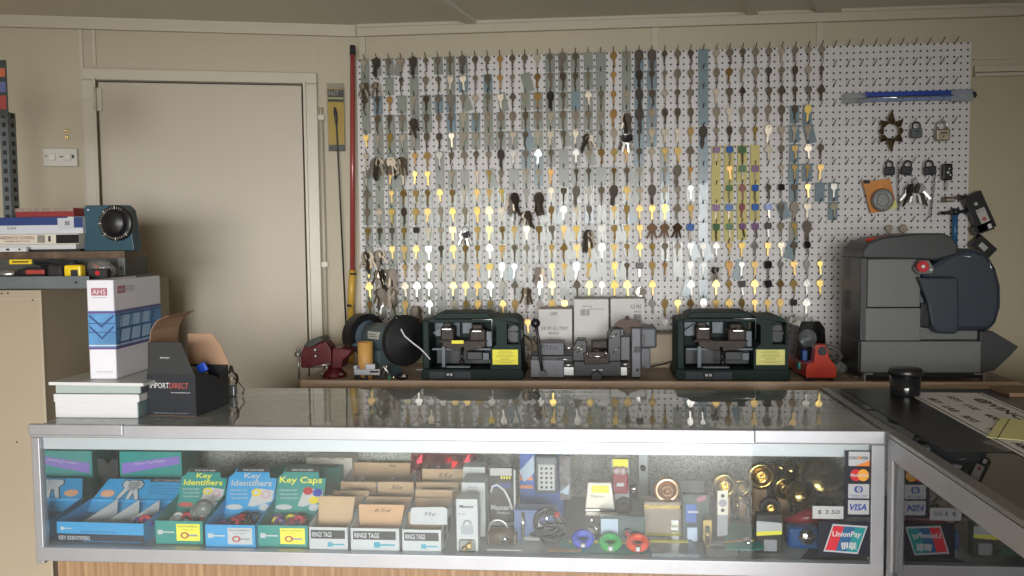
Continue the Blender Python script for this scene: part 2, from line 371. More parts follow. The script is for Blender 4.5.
# ---------------------------------------------------------------- keys
def shape_round(R_=.0125, n=14, neck=.0045, L=.057, lobes=0, flat=0):
    pts = []
    a0 = math.asin(min(.99, neck/R_))
    for k in range(n+1):
        a = -math.pi/2+a0+(2*math.pi-2*a0)*k/n
        rr = R_*(1+(.16*math.cos(lobes*(a-math.pi/2)) if lobes else 0))
        x, z = rr*math.cos(a), rr*math.sin(a)
        if flat: x = max(-R_*.92, min(R_*.92, x*1.25)); z = max(-R_, min(R_*.8, z*1.1))
        pts.append((x, z))
    # blade with cuts on one side: pts run from right neck round to left neck
    tip = -R_-(L-2*R_)
    y0 = pts[-1][1]; le = [(-neck, y0-.003), (-neck*.8, y0-.005)]
    zz = y0-.007; i = 0
    rnd = random.Random(lobes*7+flat*3+int(R_*1e5))
    while zz > tip+.005:
        le.append((-neck*(.85 if i % 2 else .25+.5*rnd.random()), zz)); zz -= .0032; i += 1
    le += [(-neck*.2, tip), (neck*.5, tip+.002), (neck*.75, tip+.006), (neck*.75, y0-.005), (neck, y0-.003)]
    return [(x, z-R_*.62) for x, z in pts+le]
KS = [shape_round(), shape_round(.0135, 24, lobes=3), shape_round(.0125, 12, flat=1), shape_round(.0115, 6), shape_round(.0145, 20, lobes=2, L=.062)]
def brass(n, c, r=.28): return mat(n, c, r, .9, var=.12, vscale=90)
KM = {'n': brass('dull_nickel', (.31, .27, .21), .35), 's': brass('nickel_silver', (.62, .60, .56), .40), 'b': brass('brass', (.56, .39, .15), .4),
      'g': brass('bright_brass', (.78, .57, .18), .38), 'o': brass('bronze_brass', (.34, .20, .075), .36), 'd': brass('dark_nickel', (.20, .165, .125), .42),  # d is simply a darker nickel tone
      'D': brass('dark_steel', (.10, .085, .07), .45), 'K': M_black, 'U': mat('blue_key_head', (.03, .12, .45), .35), 'P': mat('purple_patterned_head', (.28, .16, .30), .4, var=.5, vscale=160),
      'G': mat('green_patterned_head', (.10, .22, .10), .4, var=.5, vscale=160), 'T': brass('dark_bronze', (.085, .05, .03), .45), 'Y': mat('yellow_key_head', (.85, .62, .04), .4), 'R': mat('maroon_head', (.20, .03, .03), .4)}
KN = {'n': 'dull nickel', 's': 'shiny silver', 'b': 'brass', 'g': 'bright gold', 'o': 'bronze coloured', 'd': 'dark worn', 'D': 'large dark steel', 'K': 'black headed', 'U': 'blue headed', 'P': 'purple patterned', 'G': 'green patterned', 'T': 'three lobed dark bronze', 'Y': 'yellow headed', 'R': 'dark red headed'}
KME = {}
def key_mesh(code, si):
    if (code, si) in KME: return KME[code, si]
    b = MB(); s = KS[si]
    if code in 'KUPGY':
        b.m(1).prism(s, (-.0011, .0011)).m(0)
        b.prism([(x*1.12, z*1.08+.0008) for x, z in KS[2] if z > -.0225], (-.0028, .0028), bev=.0008)
        mats = [KM[code], KM['s' if code == 'K' else 'n']]
    elif code == 'T':
        for a in (-.34, 0, .34): b.prism(KS[1], (-.0012+a*.004, .0012+a*.004), M=Matrix.Rotation(a, 4, 'Y'))
        mats = [KM['T']]
    elif code == 'D':
        b.prism([(x*1.15, z*1.25) for x, z in KS[4]], (-.0015, .0015)); b.prism([(x*1.05, z*1.15) for x, z in KS[0]], (-.0065, -.004), M=Matrix.Rotation(.12, 4, 'Y')); mats = [KM['D']]
    else: b.prism(s, (-.0011, .0011)); mats = [KM[code]]
    # stamped ring round the hanging hole
    b.mi = 0; b.torus((0, -.0022, .0008), .0026, .0007, 'Y', 10, 5)
    b.mi = 0
    o = b.build('key', mats); me = o.data; bpy.data.objects.remove(o); KME[code, si] = me; return me
ROWS = [
 "dg Dg dg dt Dg n. dg dg Dg n. n. o. n. n. n. dg Dg dg -g -g o. ng Du Du d. d. d. -u n. d. n. n. d. d. n. d. d.",
 "ng n. -g d. -g d. d. ng su d. du o. n. -t o. dg dg dg ng -g o. -g Du du n. n. n. -u d. o. d. d. n. d. d. n. d.",
 "dg du o. -g dg dg du Du nt d. dg nt d. ng og Dg ng -u ng ng o. dg Du du n. n. n. -u n. d. d. n. d. d. n. n. d.",
 "-g ng ng dg Dg dg n. du ng su dg dg d. ng dg ng dg dg ng dg o. sg Du du n. n. n. -u n. n. d. n. d. n. nu gu --",
 "g. dg bg ng dg n. d. ng ng dg ng ng dg st ng ng st ng dg dg n. du du du n. n. b. Du d. d. d. g. n. d. du dt --",
 "n. dg -g dg o. b. sg n. n. d. d. D. s. nu su ng -g sg nt o. b. o. du n. bg b. n. -u Py Uy Gy -y n. n. bu n. n.",
 "sg -g bg nt g. g. -g ng -g d. gt d. -g dg nu o. -g ng dg -g og nt ng n. nu D. o. -u -y oy Gy Py -- n. bu bu b.",
 "dg -g bg bg bg bg g. bg ng bg bg gg n. s. n. ng ng Dg sg n. D. bg nt D. nu n. sb -u -y Gy Ry Uy n. K. nu b. -u su",
 "dg dg gg dg bg bg ng gg ng g. gg ng ng n. dt bg nt ng nu -g bg bt b. b. gu n. b. -u Py Uy Ry Uy U. st D. n. -- nu",
 "bg ng ng gg Kg ng ng gg bg bg gg bg bg ng bt ng bt gg d. sg bt bg b. T. T. T. U. -u Gy Gy Py P. K. n. bg D. --",
 "dg d. bg bg bt sg ng bg bg gg sg bg ng ng sg bg bt bg bt sg bg bt b. g. ng ng st st s. b. g. s. b. n. nt K. --",
 "bg bg sg b. d. ng ng ng ng bt Yg sg st sg n. bg bt st gt -g gg dt K. b. o. -g sg su n. o. st b. K. s. b. s. g.",
 "bg n. n. ng sg sg sg bg bt bg sg sg nt n. sg gg -g ng gg s. gg bg s. b. -- -- st -u b. b. K. b. K. b. b. s. --",
 "bg sg ng bg d. sg -g ng bg bg bg bg b. s. s. b. g. s. -- -- -- -- -- s. b. b. b. s. b. b. b. b. b. b. K. s.",
]
POUCH = {'g': mat('grey_green_pouch', (.33, .36, .31), .25, alpha=.66, coat=.25), 'u': mat('blue_pouch', (.22, .31, .36), .25, alpha=.72, coat=.25), 'y': mat('yellow_paper_tag', (.62, .55, .22), .7)}
PN = {'g': 'grey-green plastic', 'u': 'bluish plastic', 'y': 'yellow paper'}
pm = {}
for k, m_ in POUCH.items():
    b = MB(); b.box((-.0185, -.0006, -.0705), (.0185, .0006, .004)); b.box((-.019, -.0010, -.001), (.019, .0010, .004)); o = b.build('plastic_pouch', m_); pm[k] = o.data; bpy.data.objects.remove(o)
BUNCH = {(0, 1), (1, 1), (4, 3), (1, 5), (2, 5), (3, 5), (18, 4), (21, 4), (12, 7), (14, 7), (13, 8), (8, 9), (18, 9), (0, 10), (1, 10), (1, 11), (2, 11), (14, 11), (28, 11), (1, 12), (2, 12), (13, 12), (4, 13), (22, 12), (21, 3)}
def pos(c, r, y=0):
    x, z = cell(c, r); return Vector((x, YW+y, z))
cand = []
for r, row in enumerate(ROWS):
    for c, q in enumerate(row.split()):
        k, p = q[0], q[1]
        lp = 'in the %s row, %s column of the pegboard' % (ordn(r), ordn(c))
        if k == 's' and r < 5: k = 'n'  # upper-row silver keys get the dull nickel colour in place of weaker reflections
        if p in 'guytb' and p != '.':
            t_ = p == 't'; kk = ('u' if c > 25 or (c*7+r) % 5 == 0 else 'g') if t_ else ('g' if p == 'b' else p)
            o = bpy.data.objects.new('plastic_pouch' if kk != 'y' else 'paper_tag', pm[kk]); C.objects.link(o)
            o.location = pos(c, r, -.014); o.rotation_euler = (0, (random.choice((-.35, .3, -.25)) if t_ else random.uniform(-.04, .04)), 0)
            o.scale = (random.uniform(.9, 1.08), 1, random.uniform(.92, 1.05))
            tag(o, '%s %s hanging %s%s' % (PN[kk], 'tag' if kk == 'y' else 'pouch', lp, ', tilted' if t_ else ''), 'key pouch' if kk != 'y' else 'paper tag', 'pouches and tags hanging on the pegboard')
        if k != '-' and (c, r) not in BUNCH:
            si = (c*5+r*3+(c*r) % 3) % 5; sc = random.uniform(.92, 1.14)
            if k in 'KUPGT' or k == 'D': sc *= 1.08
            cand.append((sc*(1+c*.004)-(.25 if r == 13 and 15 < c < 24 else 0), c, r, k, si, sc, lp))
for c, r, k in ((13, 14, 'b'), (16, 14, 's'), (24, 14, 's'), (44, 9, 'b'), (43, 9, 'b'), (36, 12, 'g')):
    if c < 40: cand.append((1.3, c, r, k, 0, 1.05, 'in the %s row, %s column of the pegboard' % (ordn(r), ordn(c))))
cand.sort(reverse=True)
rest = MB()
RM = []
for i, (_, c, r, k, si, sc, lp) in enumerate(cand):
    me = key_mesh(k, si)
    rot = Euler((random.uniform(-.14, .02) if r < 7 else random.uniform(-.2, .12), random.uniform(-.10, .10), random.uniform(-.35, .35)))
    P = pos(c, r, -.022) + Vector((0, 0, -.004))
    if i < 292:
        o = bpy.data.objects.new('key', me); C.objects.link(o); o.location = P; o.rotation_euler = rot; o.scale = (sc,)*3
        tag(o, '%s key hanging %s' % (KN[k], lp), 'key', 'keys hanging on the pegboard')
    else:
        o = bpy.data.objects.new('t', me)
        M_ = Matrix.LocRotScale(P, rot, Vector((sc,)*3)); base = len(RM)
        idx = []
        for m_ in me.materials:
            if m_ not in RM: RM.append(m_)
            idx.append(RM.index(m_))
        n0 = len(rest.bm.verts); nf = len(rest.bm.faces); rest.bm.from_mesh(me); rest.bm.verts.ensure_lookup_table(); rest.bm.faces.ensure_lookup_table()
        for v in rest.bm.verts[n0:]: v.co = M_ @ v.co
        for f in rest.bm.faces[nf:]: f.material_index = idx[min(f.material_index, len(idx)-1)]
        bpy.data.objects.remove(o)
if len(rest.bm.verts):
    o = rest.build('keys', RM); tag(o, 'the many smaller loose keys filling in the rest of the pegboard hooks', 'keys', kind='stuff')
# bunches of keys on rings
def bunch(c, r, n, col, lab, s=1.0, dx=0, dz=0):
    R_ = random.Random(c*31+r)
    t = thing('key_bunch', lab, 'key bunch', pos(c, r, -.034)+Vector((dx, 0, dz)), 0, 'bunches of keys on the pegboard')
    MB().torus((0, 0, -.014*s), .013*s, .0012, 'Y', 18, 6).build('key_ring', M_steel, t)
    for k in range(n):
        kc = R_.choice(col); b = MB(); a = (k/(n-1)-.5)*.75+R_.uniform(-.15, .15)
        q = bpy.data.objects.new('key_on_ring', key_mesh(kc, R_.randrange(5))); C.objects.link(q); q.parent = t
        q.location = (.012*s*math.sin(a), -.002-.0022*k, -.026*s+.004*(1-math.cos(a))); q.rotation_euler = (R_.uniform(-.15, .1), -a, R_.uniform(-.5, .5)); q.scale = (s*1.05,)*3
        b.bm.free()
for (c, r) in sorted(BUNCH):
    big = (c, r) in {(0, 10), (1, 12), (2, 11), (1, 5), (2, 5), (3, 5), (4, 13), (18, 9), (21, 4), (1, 11), (2, 12), (22, 12), (13, 12), (14, 7), (12, 7)}
    pal = 'ddDn' if not ((c, r) in {(8, 9), (21, 4)}) else 'dKsg'
    if (c, r) == (28, 11): pal = 'Kds'
    if (c, r) in ((22, 12),): pal = 'dss'
    if (c, r) in ((13, 12), (0, 1)): pal = 'ddn'
    bunch(c, r, 6 if big else 4, pal, '%s bunch of %s keys in the %s row, %s column of the pegboard' % ('thick' if big else 'small', 'dark' if pal[0] == 'd' else 'black headed', ordn(r), ordn(c)), 1.15 if big else 1.0)
# ================================================================ work bench
M_pine = mat('pine_board', (.90, .68, .53), .5, var=.12, vscale=6)
M_bench = mat('bench_top_wood', (.42, .31, .23), .6, var=.25, vscale=9)
bn = thing('workbench', 'long wooden workbench under the pegboard with pale pine front edge', 'workbench', (0, BY, BZ))
xl, xr = -1.046, 1.47
MB().box((xl, .02, -.03), (xr, YW-BY-.012, 0), .001).build('bench_top', M_bench, bn)
MB().box((xl, 0, -.03), (xr, .02, .002), .003).build('edge_strip', M_pine, bn)
for x in (xl+.05, .2, xr-.12): MB().box((x, .08, -BZ), (x+.07, .15, -.03), .003).build('leg', M_pine, bn)
MB().box((xl+.05, .08, -.14), (xr-.05, .11, -.03)).build('rail', M_pine, bn)
# ================================================================ front display case
M_lam = mat('woodgrain_laminate', (.30, .19, .11), .4)
nt = M_lam.node_tree; tc = nt.nodes.new('ShaderNodeTexCoord'); mp = nt.nodes.new('ShaderNodeMapping'); mp.inputs['Scale'].default_value = (60, 60, 2)
n_ = nt.nodes.new('ShaderNodeTexNoise'); n_.inputs['Scale'].default_value = 1.5; n_.inputs['Detail'].default_value = 5
cr = nt.nodes.new('ShaderNodeValToRGB'); cr.color_ramp.elements[0].color = (.17, .09, .045, 1); cr.color_ramp.elements[1].color = (.36, .24, .14, 1); cr.color_ramp.elements[0].position = .3; cr.color_ramp.elements[1].position = .7
nt.links.new(tc.outputs['Object'], mp.inputs[0]); nt.links.new(mp.outputs[0], n_.inputs['Vector']); nt.links.new(n_.outputs[0], cr.inputs[0]); nt.links.new(cr.outputs[0], nt.nodes['Principled BSDF'].inputs['Base Color'])
def speckle():
    m = mat('speckled_hardboard', (.3, .31, .29), .6); nt = m.node_tree
    tc = nt.nodes.new('ShaderNodeTexCoord'); n = nt.nodes.new('ShaderNodeTexNoise'); n.inputs['Scale'].default_value = 220; n.inputs['Detail'].default_value = 2
    cr = nt.nodes.new('ShaderNodeValToRGB'); e = cr.color_ramp.elements; e[0].position = .34; e[0].color = (.24, .25, .23, 1); e[1].position = .64; e[1].color = (.48, .49, .46, 1)
    nt.links.new(tc.outputs['Object'], n.inputs['Vector']); nt.links.new(n.outputs[0], cr.inputs[0]); nt.links.new(cr.outputs[0], nt.nodes['Principled BSDF'].inputs['Base Color']); return m
M_speck = speckle()
M_deck = mat('case_deck', (.44, .45, .46), .5, var=.08)
M_rail = mat('pale_aluminium', (.58, .62, .66), .45, .4)
dc = thing('display_case', 'long glass display counter with aluminium frame and woodgrain base', 'display case', (XL, YF, 0))
w = XR-XL; d = YB-YF
MB().box((.02, .012, TOP-.008), (w-.01, d, TOP)).build('top_glass', M_topglass, dc)
MB().box((.02, .006, DECK), (w-.03, .011, TOP-.035)).build('front_glass', M_glass, dc)
MB().box((0, -.004, TOP-.03), (w, .013, TOP+.001), .002).build('top_rail', M_alu, dc)
MB().box((.0, -.012, TOP-.022), (.235, .0, TOP+.004), .002).build('rail_cover', M_alu, dc)
MB().box((w-.285, -.012, TOP-.026), (w-.005, -.002, TOP+.003), .002).build('rail_cover', M_alu, dc)
MB().box((.02, .014, TOP-.062), (w-.03, .022, TOP-.030), .001).build('inner_rail', M_rail, dc)
MB().box((0, -.004, DECK-.029), (w, .02, DECK+.005), .002).build('bottom_rail', M_alu, dc)
MB().box((0, -.003, DECK-.036), (.02, .02, TOP-.03), .002).build('corner_post', M_alu, dc)
MB().box((w-.030, -.003, DECK-.036), (w, .02, TOP-.03), .002).build('corner_post', M_alu, dc)
MB().box((0, d-.02, DECK-.036), (.02, d, TOP-.008), .002).build('corner_post', M_alu, dc)
MB().box((w-.02, d-.02, DECK-.036), (w, d, TOP-.008), .002).build('corner_post', M_alu, dc)
MB().box((0.02, d-.02, TOP-.032), (w-.02, d-.002, TOP-.008), .001).build('back_rail', M_rail, dc)
MB().box((.006, .02, DECK), (.011, d-.02, TOP-.02)).build('mirror_side', mat('old_mirror', (.80, .82, .82), .03, 1), dc)
MB().box((0, .0, TOP-.03), (.014, d, TOP-.008), .001).build('side_rail', M_alu, dc)
MB().box((.005, .0, DECK-.02), (w-.005, d, DECK-.001)).build('deck', M_deck, dc)
mx = pY(640, 480, 2.46).x-XL
MB().box((.02, d-.03, DECK), (mx, d-.024, TOP-.02)).build('sliding_panel', M_speck, dc)
sp2 = MB().box((mx+.0, d-.038, DECK), (w-.02, d-.032, TOP-.02)).build('sliding_panel', M_speck, dc)
MB().box((mx-.004, d-.044, DECK), (mx+.022, d-.031, TOP-.02), .001).build('panel_stile', M_rail, sp2)
kz = pY(641, 469, 2.44)
MB().cyl((kz.x-XL+.006, d-.055, kz.z), (kz.x-XL+.006, d-.044, kz.z), .008, n=14).build('pull_knob', M_black, sp2)
MB().box((.045, .012, .0), (w-.01, d-.02, DECK-.03)).build('base_panel', M_lam, dc)
# ================================================================ right display case, running towards the camera
rc = thing('display_case', 'right hand glass counter running toward the viewer, meeting the long case', 'display case', (XR, YB+.03, 0))
L = 2.2; WR = 1.0
def ry(y): return y-(YB+.03)
MB().box((.028, ry(.35), TOP-.008), (WR, 0, TOP)).build('top_glass', glass('counter_glass_dark', (.62, .68, .64), ior=2.0, haze=.03), rc)
MB().box((.0, ry(.35), TOP-.008), (.028, ry(YF)-.005, TOP+.002), .002).build('top_rail', mat('worn_dark_aluminium', (.30, .30, .29), .35, .8), rc)
MB().box((.0, ry(YF)-.005, TOP-.008), (.022, 0, TOP+.003), .002).build('top_rail', mat('worn_dark_aluminium', (.30, .30, .29), .35, .8), rc)
MB().box((.001, ry(.35), TOP-.055), (.016, ry(YF)-.012, TOP-.010), .002).build('side_rail', M_alu, rc)
MB().box((.006, ry(.36), DECK), (.011, ry(YF)-.012, TOP-.055)).build('front_glass', glass('case_glass_right', (.86, .90, .88), ior=2.1), rc)
MB().box((.001, ry(YF)-.04, DECK-.03), (.02, ry(YF)-.012, TOP-.05), .002).build('corner_post', M_alu, rc)
MB().box((.0, ry(.35), DECK-.035), (.02, ry(YF)-.012, DECK), .002).build('bottom_rail', M_alu, rc)
MB().box((.02, ry(.35), DECK-.02), (WR, 0, DECK-.001)).build('deck', M_deck, rc)
MB().box((WR-.012, ry(.35), DECK), (WR-.006, 0, TOP-.01)).build('sliding_panel', M_speck, rc)
MB().box((.012, ry(.36), 0), (WR-.02, -.02, DECK-.03)).build('base_panel', M_lam, rc)
MB().box((.03, -.012, DECK), (WR-.02, -.004, TOP-.01)).build('end_panel', M_speck, rc)
# ================================================================ machines on the bench
M_green = mat('dark_green_hammer_paint', (.012, .028, .025), .55, bump=.3, bscale=400, spec=.2)
M_green2 = mat('grey_hammer_paint', (.06, .075, .09), .5, 0, spec=.3, bump=.6, bscale=500, var=.15, vscale=300)
M_brown = mat('oily_brown_metal', (.040, .030, .024), .5, .2, spec=.3, var=.3, vscale=60)
M_bluegrey = mat('blue_grey_metal', (.10, .12, .14), .45, .2)
M_yel = mat('yellow_label', (.85, .78, .03), .5); M_yel2 = mat('pale_yellow_label', (.70, .68, .22), .55)
M_dkg = mat('charcoal_metal', (.022, .024, .028), .45, .1)
M_rubber = mat('black_rubber', (.02, .02, .02), .7)
def key_machine(label, loc, sx, ymat, strip):
    t = thing('key_cutting_machine', label, 'key cutting machine', loc, 0, None)
    k = .0005
    def X(u): return (u-440)*k*sx
    def Z(v): return (532-v)*k
    def B(a, b, y0, y1, bev=.002): return lambda m: m.box((X(a[0]), y0, Z(b[1])), (X(a[1]), y1, Z(b[0])), bev)
    def q(m, a, b, y0, y1, bev=.002): return m.box((X(a[0]), y0, Z(b[1])), (X(a[1]), y1, Z(b[0])), bev)
    m = MB(); m.prism([(X(42), Z(512)), (X(42), Z(480)), (X(60), Z(450)), (X(820), Z(450)), (X(838), Z(470)), (X(838), Z(512)), (X(825), Z(524)), (X(58), Z(524))], (0, .22), bev=.003); m.build('base', M_green, t)
    q(MB(), (112, 432), (466, 518), -.0025, .002, .001).build('switch_panel', M_green2, t)
    s = q(MB(), (232, 306), (466, 506), -.006, .001, .001).build('switch', M_black, t)
    q(MB(), (246, 266), (478, 494), -.0075, -.005, .0005).m(0).box((X(274), -.0075, Z(494)), (X(292), -.005, Z(478))).build('marking', M_white, s)
    for x in (75, 800):
        for y in (.02, .19): MB().cyl((X(x), y, 0), (X(x), y, Z(515)), .009, n=12).build('rubber_foot', M_rubber, t)
    m = MB(); q(m, (55, 108), (98, 455), .01, .20, .006); q(m, (100, 600), (92, 118), .02, .20, .003); q(m, (95, 600), (95, 455), .155, .20, .003)
    m.prism([(X(128), Z(98)), (X(150), Z(62)), (X(185), Z(50)), (X(545), Z(50)), (X(575), Z(66)), (X(600), Z(98))], (.05, .20), bev=.004)
    # right tower with arched window
    m.prism([(X(585), Z(455)), (X(585), Z(310)), (X(632), Z(270)), (X(632), Z(140)), (X(600), Z(120)), (X(600), Z(80)), (X(770), Z(80)), (X(800), Z(100)), (X(808), Z(130)), (X(808), Z(122)), (X(712), Z(122)), (X(712), Z(272)), (X(818), Z(272)), (X(822), Z(455))], (.005, .20))
    q(m, (712, 808), (110, 272), .06, .20, .001); q(m, (800, 814), (118, 275), .005, .20, .003)
    m.build('housing', M_green, t)
    m = MB(); m.cyl((X(765), .05, Z(205)), (X(765), .064, Z(205)), .030, n=24).box((X(722), .03, Z(196)), (X(800), .055, Z(188))).cyl((X(785), .02, Z(194)), (X(785), .055, Z(194)), .004, n=10)
    m.build('drive_pulley', M_dkg, t)
    m = MB(); q(m, (108, 312), (116, 242), .13, .152); q(m, (330, 412), (120, 222), .13, .152); q(m, (542, 588), (186, 300), .05, .09); q(m, (515, 566), (340, 396), .04, .07); q(m, (120, 590), (305, 322), .034, .040)
    m.cyl((X(120), .045, Z(314)), (X(590), .045, Z(314)), .005, n=12); q(m, (235, 422), (433, 446), .02, .05, .001); q(m, (200, 228), (290, 442), .022, .032, .001)
    m.prism([(X(108), Z(205)), (X(190), Z(150)), (X(215), Z(150)), (X(200), Z(225)), (X(145), Z(230))], (.09, .10)); m.build('slide_and_plates', M_bluegrey, t)
    m = MB()
    m.prism([(X(205), Z(250)), (X(540), Z(250)), (X(545), Z(290)), (X(480), Z(312)), (X(380), Z(325)), (X(300), Z(318)), (X(210), Z(290))], (.02, .10), bev=.002)
    m.build('carriage', M_brown, t)
    for a, b in (((190, 296), (150, 252)), ((415, 542), (165, 255))):
        m = MB(); q(m, a, b, .03, .10, .006); q(m, (a[0]+15, a[1]-25), (b[0]-32, b[0]+12), .045, .085, .005); c = (a[0]+a[1])/2
        m.cyl((X(c), .03, Z(b[0]+10)), (X(c), .015, Z(b[0]+10)), .008, n=14); m.box((X(a[0]-10), .022, Z(b[1]+4)), (X(a[1]+8), .09, Z(b[1]-6)))
        v = m.build('clamp', M_brown, t)
        MB().box((X(c-35), .012, Z(b[0]+18)), (X(c+35), .018, Z(b[0]+8)), .001).build('wing_nut', M_steel, v)
    m = MB(); m.tube([(X(365), .02, Z(300)), (X(364), .0, Z(345)), (X(366), -.004, Z(385))], .006, 10).sph((X(367), -.006, Z(395)), .0105); m.build('carriage_lever', M_black, t)
    m = MB(); q(m, (395, 515), (330, 392), .03, .09, .003); q(m, (130, 600), (325, 440), .10, .15, .003); m.build('motor_block', M_dkg, t)
    MB().cyl((X(478), .06, Z(205)), (X(505), .06, Z(205)), .022, n=28).build('cutting_wheel', M_steel, t)
    m = MB().tube([(X(446), .012, Z(92)), (X(598), .012, Z(92)), (X(598), .012, Z(240))], .0022, 6); m.build('guard_rod', M_steel, t)
    lb = q(MB(), (600, 797), (308, 416), .0035, .0055, .0005).build('warning_label', ymat, t)
    m = MB()
    R_ = random.Random(3)
    for i in range(9):
        w_ = R_.uniform(.4, .95)*180; xx = 698-w_/2; m.box((X(xx), .0028, Z(318+i*10+3)), (X(xx+w_), .0036, Z(318+i*10)))
    m.build('fine_print', mat('label_print', (.35, .32, .05), .6), lb)
    if strip: MB().box((X(282), .014, Z(268)), (X(375), .0195, Z(244)), .0005).build('yellow_strip', M_yel, t)
    return t
key_machine('dark green key cutting machine with bright yellow label, left of the grey machine', (pY(473, 340, 3.16).x, 3.115, BZ), .935, M_yel, True)
key_machine('dark green key cutting machine with pale yellow label, beside the red machine', (pY(731, 340, 3.16).x, 3.115, BZ), 1.0, M_yel2, False)

# ---- grey machine in the middle, with lever
M_hg = mat('light_hammer_grey', (.19, .20, .225), .45, .1, bump=.6, bscale=500, var=.12, vscale=300)
M_mg = mat('mid_grey_casting', (.09, .097, .11), .45, .1, bump=.3, bscale=300)
k5 = .00056
def frame5(u0, v0): return (lambda u: (u-u0)*k5), (lambda v: (v0-v)*k5)
X, Z = frame5(430, 520)
t = thing('key_cutting_machine', 'grey cast key cutting machine with long ball lever, in front of the white boxes', 'key cutting machine', (pY(525+430/6.4, 350, 3.17).x, 3.14, BZ))
def q(m, a, b, y0, y1, bev=.002): return m.box((X(a[0]), y0, Z(b[1])), (X(a[1]), y1, Z(b[0])), bev)
q(MB(), (35, 250), (392, 505), 0, .16, .003).build('base_casting', M_hg, t)
n_ = q(MB(), (85, 250), (285, 368), .02, .12, .003).build('nameplate_casting', M_mg, t)
text('TITAN', .066, .020, (X(92), .0195, Z(335)), mat('raised_letters', (.04, .042, .05), .5), n_, name='raised_lettering', bold=.01)
m = q(MB(), (35, 310), (365, 412), .01, .13, .004); q(m, (310, 615), (402, 500), .01, .15, .003); q(m, (610, 660), (410, 495), .03, .13); m.build('slide_bed', M_dkg, t)
for a_, b_, y_, z_, r_ in ((210, 305, -.002, 388, .0035), (245, 310, 0, 425, .006), (615, 665, 0, 420, .006), (240, 320, .05, 325, .006), (730, 800, .02, 277, .005)): MB().cyl((X(a_), y_, Z(z_)), (X(b_), y_, Z(z_)), r_, n=10).build('chrome_rod', M_steel, t)
for a_, b_ in ((250, 310), (612, 650)): MB().box((X(a_), .005, Z(491)), (X(b_), .02, Z(440))).build('guide_block', M_steel, t)
m = MB(); m.tube([(X(73), -.035, Z(148)), (X(90), -.03, Z(250)), (X(100), -.025, Z(380)), (X(113), -.02, Z(470))], .0055, 10); lv = m.build('lever', M_dkg, t)
MB().sph((X(73), -.035, Z(148)), .0168, n=20).build('ball_knob', M_black, lv); MB().cyl((X(116), -.028, Z(475)), (X(116), .0, Z(475)), .0115, n=18).build('pivot', M_mg, lv)
for (a, b) in (((305, 395), (262, 398)), ((530, 612), (190, 400))):
    m = MB(); m.prism([(X(a[0]), Z(b[1])), (X(a[0]), Z(b[0]+50)), (X(a[0]+30), Z(b[0])), (X(a[1]-8), Z(b[0])), (X(a[1]), Z(b[0]+20)), (X(a[1]), Z(b[1]))], (-.004, .08), bev=.003)
    c = m.build('vise_clamp', M_dkg, t)
    MB().tube([(X(a[0]+6), -.008, Z(b[0]+65)), (X(a[1]-25), -.008, Z(b[0]+32))], .0028, 6).tube([(X(a[0]+30), -.008, Z(b[1]-55)), (X(a[1]-15), -.008, Z(b[1]-95))], .0022, 6).build('clamp_edge', M_steel, c)
m = MB(); m.prism([(X(372), Z(345)), (X(390), Z(335)), (X(525), Z(335)), (X(542), Z(350)), (X(538), Z(415)), (X(380), Z(420))], (-.012, .07), bev=.003)
q(m, (425, 530), (270, 325), .02, .08, .005); q(m, (440, 475), (326, 340), .01, .05, .002)
m.build('carriage', M_brown, t)
MB().cyl((X(400), -.014, Z(366)), (X(525), -.014, Z(366)), .004, n=10).sph((X(515), -.012, Z(345)), .007).sph((X(400), -.012, Z(350)), .006).build('gauge_rod', M_chrome, t)
MB().cyl((X(455), -.04, Z(488)), (X(455), .012, Z(488)), .017, .015, n=20).build('hand_knob', M_black, t)
MB().box((X(432), .006, Z(462)), (X(450), .0105, Z(455))).box((X(474), .006, Z(462)), (X(496), .0105, Z(455))).build('marking', M_white, t)
m = q(MB(), (590, 672), (246, 400), .02, .12, .003); q(m, (545, 630), (195, 240), .01, .07, .003); m.build('spindle_housing', M_mg, t)
m = MB(); pts = [(X(662)+.063*math.cos(a), Z(248)+.063*math.sin(a)) for a in [math.radians(20+i*140/24) for i in range(25)]]
m.prism(pts, (.06, .066)); m.sph((X(658), .06, Z(132)), .008, n=10); m.build('brush_guard', mat('rusty_brown', (.10, .06, .045), .6), t)
m = q(MB(), (680, 737), (190, 502), .0, .09, .003); m.build('upright_column', M_hg, t)
q(MB(), (694, 737), (305, 342), -.003, .004, .001).cyl((X(716), -.004, Z(455)), (X(716), .004, Z(455)), .006, n=12).build('column_slot', M_dkg, t)
m = q(MB(), (735, 840), (186, 320), .01, .13, .008); q(m, (740, 800), (320, 455), .02, .10, .003); m.build('motor', M_mg, t)
q(MB(), (742, 762), (235, 300), .004, .02, .001).box((X(745), .012, Z(445)), (X(765), .022, Z(435))).build('motor_slots', M_dkg, t)
for x in (60, 230, 640, 715): MB().cyl((X(x), .04, 0), (X(x), .04, Z(498)), .010, n=12).build('foot', M_rubber, t)

